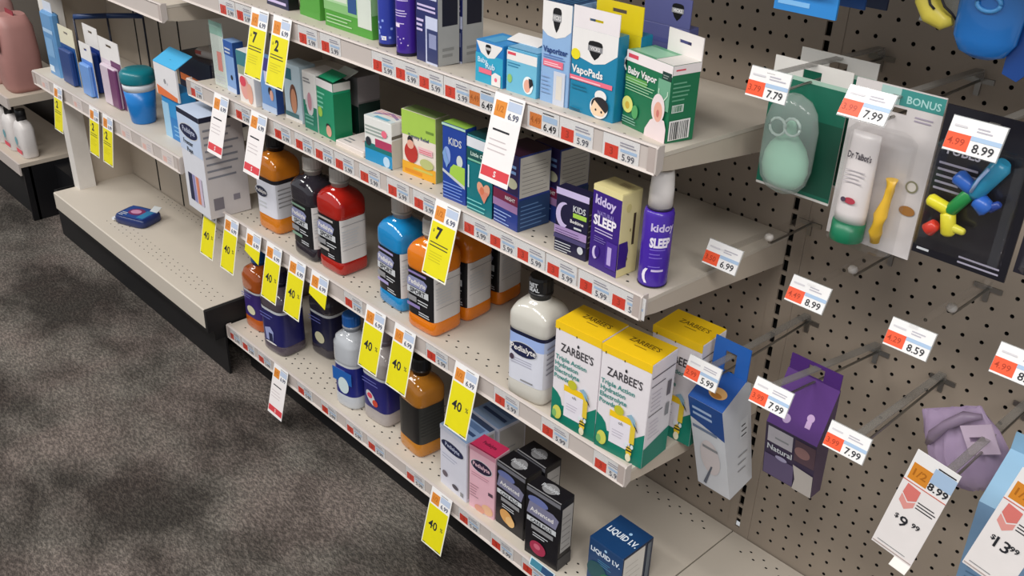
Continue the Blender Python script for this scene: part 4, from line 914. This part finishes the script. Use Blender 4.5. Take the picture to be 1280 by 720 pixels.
big_sign('long white price sign reading 13 at the bottom right corner', 18.5, -11.0, 22.3, '13.99', '13', '99', 9.5)

# ---- hanging goods
def bulb(label, y, front):
    t = thing('hang_pack', label, 'package', (1.05, y, 28.4), 0)
    b = MB(); G = M('1b6b55', .4); G2 = M('17513f', .4)
    b.hole_card(0, 4.05, 0, 6.5, 0, .05, 1.55, 2.5, 5.75, 6.15, M('dcd9d4', .4))
    F = Face(b, (0, 0, 0), (4.05, 0, 0), (0, 0, 6.5)); F.rect(0, .02, 1, .86, G).rect(0, .855, 1, .885, M('a9c9b8')).rect(.62, .05, 1, .6, G2).lines(.1, .08, .5, .2, 3, M('6fa58f'), .3)
    b.build('backing_card', t)
    q = MB(); n = 28; cx, cz = 1.85, 3.0
    R = []
    for zz_, k in ((.25, .25), (.45, .62), (.9, .88), (1.6, 1), (3.6, 1), (4.4, .86), (4.9, .6), (5.15, .22)): R.append([(cx + 1.38 * k * math.cos(2*math.pi*i/n), -.75 + .74 * k * math.sin(2*math.pi*i/n), zz_) for i in range(n)])
    q.loft(R, BLIS); q.build('clear_blister', t)
    if front:
        q = MB(); gm = M('9ad0b5', .4); R = []
        for zz_, k in ((.5, .3), (.62, .7), (.95, .98), (1.5, 1.1), (2.1, 1.05), (2.6, .86), (3.0, .55), (3.3, .3), (3.8, .2), (4.0, .05)): R.append((1.2 * k * .78, zz_))
        q.loft([[(cx + 1.18 * r_ * math.cos(2*math.pi*i/28), -.74 + .62 * r_ * math.sin(2*math.pi*i/28), z_) for i in range(28)] for r_, z_ in R], gm); q.build('rubber_bulb', t)
        q = MB()
        for a_, c_ in ((1.45, 3.6), (2.2, 3.75)):
            q.tube([(a_ + .42 * math.cos(i * math.pi / 6), -1.3, c_ + .42 * math.sin(i * math.pi / 6)) for i in range(13)], .07, M('c9dcd4', .2))
        q.build('clear_rings', t)
bulb('green bulb pack with a pale green bulb in a clear blister, front of the hook', -6.7, True)
bulb('green bulb pack hanging behind the front bulb pack', -4.4, False)
t = thing('hang_pack', 'white card with a tube of gel and a yellow banana brush', 'package', (6.1, -8.4, 28.0), 0)
b = MB(); w, h = 3.95, 7.3
b.hole_card(0, w, 0, h, 0, .09, 1.5, 2.45, 6.2, 6.45, M('d6d0cf', .4)); F = Face(b, (0, 0, 0), (w, 0, 0), (0, 0, h))
F.rect(.52, .9, 1, .995, M('3f8f8a')).text('BONUS', .78, .92, .042, M('a9d3d0'), maxw=.4).rect(.3, .9, .52, .995, M('a9c9c4')).lines(.72, .83, .96, .87, 2, M('a99fb0'), .4)
F.oval(.86, .45, .07, .038, M('8d8a6f')).oval(.86, .45, .05, .027, M('d6d0c9')).oval(.87, .3, .09, .03, M('a8743a')).rect(.05, .05, .16, .09, INK).lines(.1, .22, .22, .5, 8, GREY, .2, .1)
b.build('backing_card', t)
q = MB(); n = 28; R = []
for zz_, hw, th in ((1.15, .72, .5), (1.6, .72, .5), (3.6, .68, .34), (4.9, .66, .18), (5.25, .66, .05)): R.append([(1.25 + hw * math.cos(2*math.pi*i/n), -.55 + th * math.sin(2*math.pi*i/n), zz_) for i in range(n)])
q.loft(R, M('e2dbda', .3)); F = Face(q, (.65, -1.06, 1.6), (1.2, 0, 0), (0, .3, 3.2), .02)
F.text("Dr Talbot's", .5, .78, .085, M('3a3440'), bold=.02, maxw=.92).lines(.1, .45, .9, .66, 4, M('b9b3b8'), .25).oval(.55, .2, .22, .045, M('b03648')).oval(.3, .2, .1, .035, M('4a3d50'))
gt = q.build('gel_tube', t)
q = MB(); q.lathe(1.25, -.55, [(.7, .25), (.74, .3), (.72, 1.15)], M('14704e', .35), 28); q.build('tube_cap', gt)['label'] = 'green tube cap'
q = MB(); q.tube([(2.55, -.45, .5), (2.5, -.5, 1.0), (2.55, -.5, 1.8), (2.65, -.45, 2.5), (2.68, -.4, 3.0), (2.66, -.4, 3.5)], [.2, .3, .3, .19, .2, .26], M('e6b730', .3), 14); q.build('banana_brush', t)
q = MB(); q.cut_box(.4, 3.4, -1.15, -.01, .2, 5.6, CLEAR, .35); q.build('clear_blister', t)
t = thing('hang_pack', 'black card with a rainbow tube toy in a clear blister', 'package', (10.35, -9.0, 28.8), 0)
b = MB(); b.hole_card(0, 3.9, 0, 6.5, 0, .1, 1.5, 2.4, 5.55, 5.85, M('14131c', .35)); F = Face(b, (0, 0, 0), (3.9, 0, 0), (0, 0, 6.5))
F.text('TUBES', .08, .7, .055, M('c9c5d0'), 'l', bold=.02).lines(.06, .46, .5, .67, 5, M('a9a4b6'), .35, .5).lines(.5, .03, .95, .1, 2, M('a9a4b6'), .35, .2).lines(.05, .03, .2, .07, 1, PALE, .4); b.build('backing_card', t)
q = MB(); 
def seg(p0, p1, r0, r1, c): 
    q.tube([p0, tuple(p0[i] + (p1[i] - p0[i]) * .12 for i in range(3)), tuple(p0[i] + (p1[i] - p0[i]) * .88 for i in range(3)), p1], [r0 * .6, r0, r1, r1 * .6], M(c, .3), 14)
y_ = -.5
seg((1.95, y_, 3.5), (1.25, y_, 2.35), .27, .27, '1f8a44'); seg((2.0, y_, 3.3), (2.85, y_, 5.0), .34, .4, '2a8fb6'); seg((2.1, y_, 3.5), (1.2, y_, 4.0), .28, .34, '2a63bf'); seg((2.2, y_, 3.3), (2.75, y_, 2.9), .34, .36, '2a63bf'); seg((2.7, y_, 3.0), (3.1, y_, 3.35), .2, .15, '23408f')
seg((1.3, y_, 2.45), (.35, y_, 2.7), .27, .27, 'e3d92c'); seg((1.25, y_, 2.4), (1.5, y_, 1.4), .3, .3, 'e0d436'); seg((1.5, y_, 1.8), (2.1, y_, 1.75), .2, .15, 'd8d048'); seg((.95, y_, 1.75), (.6, y_, 1.3), .25, .3, 'cf3a2c')
tt = q.build('tube_toy', t)
q = MB(); q.tube([(2.02, -.85, 3.6), (2.2, -.9, 4.2), (2.45, -.9, 4.7)], .07, M('a9c3ee', .3)); q.build('pale_strap', tt)
q = MB(); q.cut_box(.2, 3.7, -1.0, -.01, .8, 5.35, CLEAR, .3); q.build('clear_blister', t)
t = thing('hang_pack', 'pink skinned card cut by the right picture edge beside the black tubes card', 'package', (14.5, -9.2, 29.5), 0)
b = MB(); b.hole_card(0, 3.8, 0, 6.6, 0, .1, 1.5, 2.4, 5.7, 5.95, M('1d1b26', .35)); F = Face(b, (0, 0, 0), (3.8, 0, 0), (0, 0, 6.6)); F.oval(.35, .6, .34, .2, SKIN).oval(.3, .66, .12, .06, M('c98a86')); b.build('backing_card', t)
q = MB(); q.cut_box(.3, 3.5, -.8, -.01, .4, 5.2, CLEAR, .3); q.build('clear_blister', t)
for k, (x, y, zb, c, c2, lab) in enumerate(((1.6, -8.5, 37.42, '2f86d0', '7fb9ea', 'bright blue card end at the top edge, front of three'), (1.65, -6.2, 37.55, '174a8c', '2a63a8', 'mid blue card end at the top edge, second of three'), (1.8, -4.4, 37.3, '10244c', '1f3b6a', 'navy card end at the top edge, rearmost of three'))):
    t = thing('hang_pack', lab, 'package', (x, y, zb), 0)
    b = MB(); b.hole_card(0, 3.05, 0, 7, 0, .12, 1.1, 1.95, 6.4, 6.65, M(c, .35)); F = Face(b, (0, 0, 0), (3.05, 0, 0), (0, 0, 7)); F.lines(.06, .04, .6, .1, 1, M(c2), .5, .1); b.build('backing_card', t)
    q = MB(); q.cut_box(.3, 2.7, -.6, -.01, 1.2, 5.5, M(c2, .3), .2); q.build('blister', t)
t = thing('hang_pack', 'banana shaped teether and blue silicone toy in a clear pack at the top right', 'package', (7.6, -7.4, 36.2), 0)
b = MB(); b.hole_card(0, 4.7, 1.6, 8.4, .3, .36, 1.9, 2.8, 7.7, 7.95, CLEAR2); b.build('backing_card', t)
q = MB(); q.tube([(.15, -.1, 3.2), (.35, -.15, 2.6), (.75, -.2, 2.1), (1.25, -.2, 1.85), (1.55, -.15, 1.95)], [.3, .48, .5, .36, .2], M('dccb52', .35), 14)
q.tube([(.5, -.6, 2.9), (.75, -.68, 2.5), (.95, -.66, 2.35)], .05, HAIR); q.tube([(1.0, -.62, 2.95), (1.3, -.6, 2.5), (1.6, -.45, 2.25), (1.72, -.15, 1.95)], .05, HAIR); q.build('banana_teether', t)
q = MB(); n = 28; R = []
for zz_, k in ((.75, .3), (.95, .7), (1.5, .95), (2.6, 1), (5, 1), (5.8, .8)): R.append([(3.0 + 1.3 * k * math.cos(2*math.pi*i/n), -.3 + .45 * k * math.sin(2*math.pi*i/n), zz_) for i in range(n)])
q.loft(R, M('1f6cb8', .25, coat=.4)); q.tube([(3.0 + .45 * math.cos(i * math.pi / 8), -.78, 2.95 + .3 * math.sin(i * math.pi / 8)) for i in range(17)], .09, M('4f9ada', .3)); q.build('silicone_toy', t)
q = MB(); q.prism_y([(3.9, .3), (4.5, 0.1), (5.0, .7), (4.8, 6), (3.9, 6)], -.1, .2, M('143f84', .3)); q.build('blue_strap', t)
# purple box with sloping lid
t = thing('hang_box', 'purple hanging box with a white window and photo on its dark front', 'box', (4.85, -6.9, 12.6), 0)
b = MB(); w = 3.0; PU = M('563078', .4); PD = M('3a3048', .4)
b.prism_x([(.25, 0), (0, 6.6), (-.06, 6.6), (-1.3, 3.7), (-.7, 0)], 0, w, PD, cap=M('4a3a55', .45), em={2: PU})
F = Face(b, (0, -.7, 0), (w, 0, 0), (0, -.6, 3.7)); F.rect(.05, .66, .55, .95, M('b5b0b6')).lines(.2, .76, .5, .84, 1, GREY, .4).text('Natural', .06, .52, .1, PALE, 'l', maxw=.5).rect(.6, .55, 1, .95, M('55404a')).oval(.75, .75, .15, .1, M('8d6a68')).rect(.02, .02, .62, .42, M('5b4f6e')).poly([(.62, .0), (1, .0), (1, .42), (.6, .46), (.66, .2)], M('b3aca6')).oval(.36, .44, .12, .04, M('9d97b3'))
F2 = Face(b, (0, -1.3, 3.7), (w, 0, 0), (0, 1.24, 2.9)); F2.oval(.72, .38, .07, .07, M('c6a6d0')).rect(.67, .2, .77, .32, M('c6a6d0')).oval(.32, .2, .08, .08, M('b79cc6'))
b.build('box_body', t)
q = MB(); q.hole_card(0.05, w - .05, 6.55, 7.5, -.05, .02, 1.1, 2.0, 6.65, 7.3, M('4a2670', .4)); q.build('hang_tab', t)
# blue and white gusset carton leaning back
t = thing('hang_box', 'blue headed white hanging carton in front of the slotted upright', 'box', (.95, -8.0, 9.4), 0)
b = MB(); w = 2.25
b.prism_x([(.4, 0), (2.5, .5), (.45, 8.15), (0, 8.45), (-.05, 8.45), (-1.95, 7.3)], 0, w, M('d9dbe0', .4), cap=M('cbced4', .4), em={4: M('1d4f9a', .35), 3: M('1d4f9a', .35)})
F = Face(b, (0, .4, 0), (w, 0, 0), (0, -2.35, 7.3)); F.poly([(0, .78), (.5, .73), (1, .68), (1, 1), (0, 1)], M('17488f', .35)).lines(.1, .83, .8, .95, 2, M('a9bfe0'), .45, .2).lines(.05, .68, .95, .76, 1, M('6f7f9a'), .4).oval(.5, .4, .3, .2, M('d9cfcf')).poly([(.2, .05), (.5, .3), (.55, .3), (.28, .04)], M('5f6470')).lines(.3, .5, .8, .6, 1, GREY, .3)
F = Face(b, (w, .9, .4), (0, 1.2, .2), (0, -1.5, 7.2), .01); F.rect(.2, .55, .8, .75, M('d6d9de')).lines(.3, .57, .75, .73, 3, INK, .25).lines(.1, .2, .8, .45, 3, GREY, .15)
F = Face(b, (0, -1.95, 7.3), (w, 0, 0), (0, 1.9, 1.15)); F.oval(.6, .4, .25, .16, M('d9a86a')).oval(.6, .33, .15, .07, M('b5762f'))
b.build('carton_body', t)
q = MB(); q.hole_card(0, w, 8.4, 10.4, -.04, .03, .75, 1.45, 8.5, 9.75, M('2461b4', .35)); q.build('hang_tab', t)
# lavender pouch
t = thing('hang_pouch', 'crinkled lavender pouch with a white slotted tab at the right edge', 'pouch', (14.7, -4.6, 15.9), 0, None, (0, -32))
b = MB(); LV = M('bda6c8', .4, alpha=.7); n = 36; R = []
for k, (zz_, a, c_) in enumerate(((0, .55, .1), (.3, 1.3, .35), (1.0, 1.75, .6), (2.0, 1.95, .7), (3.0, 1.85, .55), (3.8, 1.6, .28), (4.3, 1.5, .06))):
    R.append([(a * math.cos(2*math.pi*i/n) * (1 + .05 * math.sin(5 * i + k)), c_ * math.sin(2*math.pi*i/n) * (1 + .25 * math.sin(3.1 * i + 2 * k)), zz_ + .08 * math.sin(2.3 * i)) for i in range(n)])
b.loft(R, LV); b.build('pouch_body', t)
q = MB(); q.hole_card(.6, 2.1, 2.2, 3.7, -.85, -.8, .85, 1.6, 2.85, 3.1, M('c9b5c9', .35)); q.build('hang_tab', t)
q = MB(); q.tube([(-1.7, -.2, 2.6), (-1.0, -.6, 3.2), (-.2, -.65, 3.7), (.8, -.5, 4.0), (1.5, -.3, 3.9)], [.16, .3, .25, .3, .12], M('8b7a90', .4), 10); q.build('ribbon', t)
# pale blue carton, bottom right
t = thing('hang_box', 'pale blue hanging carton with navy ovals behind the sign reading 13', 'box', (15.85, -6.6, 11.8), 0)
b = MB(); w = 4.0; PB = M('86aecb', .4)
b.prism_x([(.2, 0), (.2, 8.3), (.14, 8.3), (-2.1, 6.5), (-1.6, 0)], 0, w, M('7fa3c6', .4), cap=M('7fa0c0', .4), em={2: PB})
F = Face(b, (0, -1.6, 0), (w, 0, 0), (0, -.5, 6.5)); F.oval(.3, .74, .17, .13, M('151a45')).text('vita', .3, .72, .05, PALE, maxw=.22).lines(.08, .3, .6, .5, 4, M('5f83a6'), .3)
F = Face(b, (0, -2.1, 6.5), (w, 0, 0), (0, 2.2, 1.8)); F.oval(.5, .42, .16, .16, M('1a2050')).lines(.4, .7, .9, .9, 2, M('1a2050'), .4)
b.build('carton_body', t)
q = MB(); q.hole_card(0, w, 8.3, 9.2, .12, .2, 1.5, 2.5, 8.5, 8.8, PB); q.build('hang_tab', t)

# ================================================================== RAIL LABELS
RAILZ = {'A': (30.1, 31.55), 'B': (22.3, 23.75), 'C': (11.45, 12.9), 'D': (-1.3, .1), 'E': (15.2, 16.7)}
def rail_label(kind):
    t = thing('price_label', 'x', 'price label', (0, 0, 0), 0, 'price labels on the shelf rails')
    b = MB(); w, h = 2.25, 1.24; b.box(-w / 2, w / 2, -.02, 0, -h / 2, h / 2, TAGW if kind != 'p' else M('d9cfca', .4)); F = Face(b, (-w / 2, -.02, -h / 2), (w, 0, 0), (0, 0, h), .004)
    if kind == 'p': F.rect(.1, .15, .4, .55, M('dfb5ab')).lines(.5, .2, .9, .8, 3, M('c3bcc2'), .4)
    elif kind == 'o': F.rect(.08, .12, .46, .72, M('e2843a')).text('4.49', .27, .3, .26, M('b9641e'), maxw=.32).rect(.5, .5, .95, .75, LBLUE).text('6.49', .73, .12, .3, INK, bold=.01, maxw=.42).lines(.5, .82, .95, .92, 1, INK, .4)
    else: F.rect(.06, .04, .44, .56, RED).text('3', .25, .16, .3, M('b3301c')).rect(.5, .4, .95, .52, LBLUE).lines(.48, .62, .92, .84, 2, M('9a98a4'), .45).text('5.99', .72, .08, .26, M('4a4c5a'), bold=.005, maxw=.44)
    b.build('label_card', t)
    if kind != 'p':
        q = MB(); q.box(-w / 2 - .02, w / 2 + .02, -.05, -.035, -h / 2 - .03, h / 2 + .03, CLEAR); q.build('rail_window', t)
    return t
def sale_tag(kind, txt, L=4.75):
    t = thing('sale_tag', 'x', 'sale tag', (0, 0, 0), 0, 'yellow sale tags' if kind in 'ys' else 'long white sale tags')
    w = 2.25
    b = MB(); b.box(-w / 2, w / 2, 0, .02, -1.35, 0, TAGW); F = Face(b, (-w / 2, 0, -1.35), (w, 0, 0), (0, 0, 1.35), .004)
    F.rect(.08, .1, .46, .72, M('dc8a36')).text('1/2', .27, .3, .24, M('b9691e'), maxw=.3).rect(.5, .45, .95, .8, M('b9c6dc')).text('6.99', .73, .12, .24, M('555a70'), maxw=.42).lines(.5, .85, .95, .95, 1, GREY, .4); b.build('price_strip', t)
    b = MB(); bm = M('f1eedd', .4) if kind in 'ys' else M('efe9e8', .4)
    if kind == 's':
        b.prism_y([(-w / 2, -1.35), (-w / 2, -1.95), (w / 2, -2.45), (w / 2, -1.35)], 0, .02, YEL)
    else:
        b.box(-w / 2, w / 2, 0, .02, -L, -1.35, bm); F = Face(b, (-w / 2, 0, -L), (w, 0, 0), (0, 0, L - 1.35), .004)
        if kind == 'y':
            F.rect(.04, .03, .96, 1, YEL)
            if txt == '40': F.text('40', .38, .46, .19, INK, bold=.02).text('%', .8, .53, .09, M('6b6a2a'))
            else:
                F.text('$', .16, .82, .05, INK); F.text(txt, .38, .72, .2, INK, bold=.04); F.lines(.1, .56, .85, .68, 2, INK, .3, .1); F.lines(.15, .3, .8, .5, 4, M('c9be16'), .3)
            F.rect(.06, .035, .2, .05, INK).rect(.7, .035, .94, .05, INK)
        else:
            F.rect(.03, .08, .97, .24, M('d5424a')).text('S', .5, .11, .09, WHITE).lines(.15, .82, .9, .88, 1, INK, .5, .3).lines(.1, .5, .9, .75, 3, M('c9bfc0'), .2)
    b.build('sale_panel', t)
    b = MB(); b.box(-.5, .5, .02, .28, -.5, -.3, CLEAR2); b.build('rail_clip', t)
    return t
protos = {}
def place(kind, txt, rail, xc, label, tilt):
    z0, z1 = RAILZ[rail]; yf = SH[rail][2]
    if kind in 'rop': loc = (xc, yf - .135, (z0 + z1) / 2); ti = (0, 0)
    else: loc = (xc, yf - .27, z1 + .03); ti = (tilt, 0)
    k = (kind, txt)
    if k not in protos:
        o = protos[k] = rail_label(kind) if kind in 'rop' else sale_tag(kind, txt)
        o.location = W(*loc); o.rotation_euler = (math.radians(ti[0]), 0, 0); o['label'] = label
    else: dup(protos[k], loc, 0, label, tilt=ti)
RL = 'red-marked price label '
OL = 'amber-marked price label '
YL = 'long yellow sale tag '
WL = 'long white red-footed tag '
PLB = 'pale washed-out price label '
for rail, shelf_name, tilt, rows in (
  ('A', 'top shelf rail', -14, [(-39.6, 'r', '', RL + 'leftmost on the top shelf rail'), (-37.2, 'r', '', RL + 'directly left of the first yellow tag on the top shelf rail'),
    (-34.65, 'y', '7', YL + 'reading 7, left of the pair on the top shelf rail'), (-31.8, 'y', '2', YL + 'reading 2, right of the pair on the top shelf rail'),
    (-29.1, 'r', '', RL + 'directly right of the yellow pair on the top shelf rail'), (-26.5, 'r', '', RL + 'under the white panel of the wide light green carton'),
    (-20.95, 'r', '', RL + 'under the indigo bottle on the top shelf rail'), (-18.7, 'r', '', RL + 'under the front navy carton on the top shelf rail'), (-16.5, 'r', '', RL + 'just right of the navy cartons on the top shelf rail'),
    (-14.2, 'r', '', RL + 'left of the small blue rub carton on the top shelf rail'), (-12.2, 'o', '', OL + 'under the small blue rub carton'), (-9.8, 'w', '', WL + 'hanging from the top shelf rail under the vaporizer carton'),
    (-7.5, 'o', '', OL + 'under the gap between vaporizer and teal pads cartons'), (-5.2, 'r', '', RL + 'under the teal pads carton on the top shelf rail'), (-2.3, 'r', '', RL + 'under the dark green baby carton, end of the top shelf rail')]),
  ('B', 'second shelf rail', -15, [(-46.3, 'r', '', RL + 'at the left end of the second shelf rail'), (-41.75, 'w', '', WL + 'in front of the tall white carton, left of the two'), (-38.95, 'r', '', RL + 'between the two long white tags on the second shelf rail'),
    (-36.2, 'w', '', WL + 'in front of the amber bottle, right of the two'), (-33.4, 'r', '', RL + 'directly right of the long white tags on the second shelf rail'), (-30.6, 'r', '', RL + 'under the open green carton on the second shelf rail'),
    (-28.1, 'r', '', RL + 'under the flat white carton on the second shelf rail'), (-25.7, 'r', '', RL + 'above the red bottle, left of the short white carton'), (-22.85, 'r', '', RL + 'under the short white carton with pink print'),
    (-19.85, 'r', '', RL + 'under the lime and yellow tummy carton'), (-17.2, 'r', '', RL + 'left of the yellow 7 tag on the second shelf rail'), (-14.8, 'y', '7', YL + 'reading 7, hanging in front of the orange bottle'),
    (-12.5, 'r', '', RL + 'under the teal heart carton on the second shelf rail'), (-10.25, 'r', '', RL + 'under the purple and blue carton on the second shelf rail'), (-8.0, 'r', '', RL + 'left of the midnight blue carton on the second shelf rail'),
    (-5.65, 'r', '', RL + 'under the midnight blue moon carton'), (-3.25, 'r', '', RL + 'under the cream and purple sleep carton'), (-1.0, 'r', '', RL + 'under the purple spray bottle, end of the second shelf rail')]),
  ('C', 'third shelf rail', -13, [(-46.4, 'y', '40', YL + 'reading 40, under the tall white carton'), (-42.85, 'y', '40', YL + 'reading 40, second from the left on the third shelf rail'), (-39.3, 's', '', 'short folded yellow sale tag under the amber bottle'),
    (-36.2, 'y', '40', YL + 'reading 40, above the murky purple bottle'), (-32.85, 'y', '40', YL + 'reading 40, under the dark red bottle'), (-29.8, 's', '', 'short folded yellow sale tag right of the red bottle'),
    (-25.85, 'r', '', RL + 'above the bright blue bottle cap on the third shelf rail'), (-22.85, 'y', '40', YL + 'reading 40, under the bright blue bottle'), (-19.55, 'y', '40', YL + 'reading 40, under the front orange bottle'),
    (-16.4, 'r', '', RL + 'right of the front orange bottle on the third shelf rail'), (-13.2, 'y', '40', YL + 'reading 40, hanging over the white and blue powder carton'), (-9.7, 'r', '', RL + 'under the clear black-capped bottle'),
    (-5.55, 'r', '', RL + 'under the left yellow topped carton'), (-1.35, 'r', '', RL + 'at the right end of the third shelf rail')]),
  ('D', 'bottom rail', -14, [(-46.6, 'r', '', RL + 'leftmost on the bottom rail'), (-44.1, 'r', '', RL + 'under the orange bottle on the bottom rail'), (-41.3, 'r', '', RL + 'under the murky purple bottle on the bottom rail'), (-38.2, 'w', '', WL + 'hanging over the carpet from the bottom rail'),
    (-34.8, 'r', '', RL + 'directly right of the white tag on the bottom rail'), (-31.2, 'r', '', RL + 'under the clear water bottle on the bottom rail'), (-27.6, 'r', '', RL + 'under the greyish fruit bottle on the bottom rail'), (-24.7, 'r', '', RL + 'left of the black labelled amber bottle on the bottom rail'),
    (-19.8, 'r', '', RL + 'left of the yellow tag on the bottom rail'), (-16.5, 'y', '40', YL + 'reading 40, hanging over the carpet from the bottom rail'), (-13.7, 'r', '', RL + 'under the pink powder carton'), (-10.3, 'r', '', RL + 'under the peach pictured black carton'), (-7.2, 'r', '', RL + 'under the berry pictured black carton')]),
  ('E', 'upper left rail', -9, [(-79.1, 'p', '', PLB + 'leftmost on the upper left rail'), (-75.15, 'y', '2', YL + 'leftmost, hanging from the upper left rail'), (-70.75, 'p', '', PLB + 'between the first two yellow tags on the upper left rail'), (-66.2, 'y', '2', YL + 'left of the close pair on the upper left rail'),
    (-63.1, 'y', '2', YL + 'right of the close pair on the upper left rail'), (-59.6, 'p', '', PLB + 'under the blue jar'), (-55.3, 'p', '', PLB + 'under the left side of the blue white-flapped carton'), (-51.3, 'p', '', PLB + 'at the right end of the upper left rail')])):
    for xc, kind, txt, lab in rows: place(kind, txt, rail, xc, lab, tilt)
# teal strip label above the last bottom-rail label
t = thing('price_label', 'small teal strip label above the last red squared label on the bottom rail', 'price label', (-6.4, -12.84, .25), 0, None, (-20, 0))
b = MB(); b.box(-1.1, 1.1, 0, .03, -.3, .3, M('cfe0e6', .4)); F = Face(b, (-1.1, 0, -.3), (2.2, 0, 0), (0, 0, .6), .004); F.rect(.04, .1, .96, .9, M('3f7f95')).rect(.5, .1, .96, .9, M('27486e')); b.build('label_card', t)

# ================================================================== LIGHT + CAMERA
def area(name, x, y, z, sx, sy, e, rot=(0, 0, 0), col=(1, .97, .93)):
    l = bpy.data.lights.new(name, 'AREA'); l.shape = 'RECTANGLE'; l.size = sx * S; l.size_y = sy * S; l.energy = e; l.color = col
    o = bpy.data.objects.new(name, l); COL.objects.link(o); o.location = W(x, y, z); o.rotation_euler = [math.radians(a) for a in rot]
    return o
for i, (x, e) in enumerate(((-150, 40), (-90, 38), (-30, 38), (30, 42), (95, 60))): area('ceiling_troffer', x, -78, 106, 46, 22, e)
w = bpy.data.worlds.new('store_ambient'); scene.world = w; w.use_nodes = True
bg = w.node_tree.nodes['Background']; bg.inputs['Color'].default_value = (.95, .97, 1, 1); bg.inputs['Strength'].default_value = .58
R = ((0.6749692775095831, 0.737624755988517, 0.018060835281694096), (0.3627425347166925, -0.3104160527970028, -0.8786692936897462), (-0.6425218501541413, 0.599626211500806, -0.47708917254082595))
cam = bpy.data.cameras.new('camera'); co = bpy.data.objects.new('camera', cam); COL.objects.link(co)
cam.sensor_width = 36; cam.lens = 1212.374 / 1280 * 36; cam.shift_x = (640 - 611.323) / 1280; cam.shift_y = (353.106 - 360) / 1280
cam.clip_start = 0.02
rot = Matrix(((R[0][0], -R[1][0], -R[2][0]), (R[0][1], -R[1][1], -R[2][1]), (R[0][2], -R[1][2], -R[2][2])))
co.matrix_world = Matrix.Translation(W(25.363, -47.738, 47.106)) @ rot.to_4x4()
scene.camera = co
scene.view_settings.view_transform = 'Standard'; scene.view_settings.look = 'None'; scene.view_settings.gamma = 1; scene.view_settings.use_curve_mapping = False
scene.view_settings.exposure = -0.19
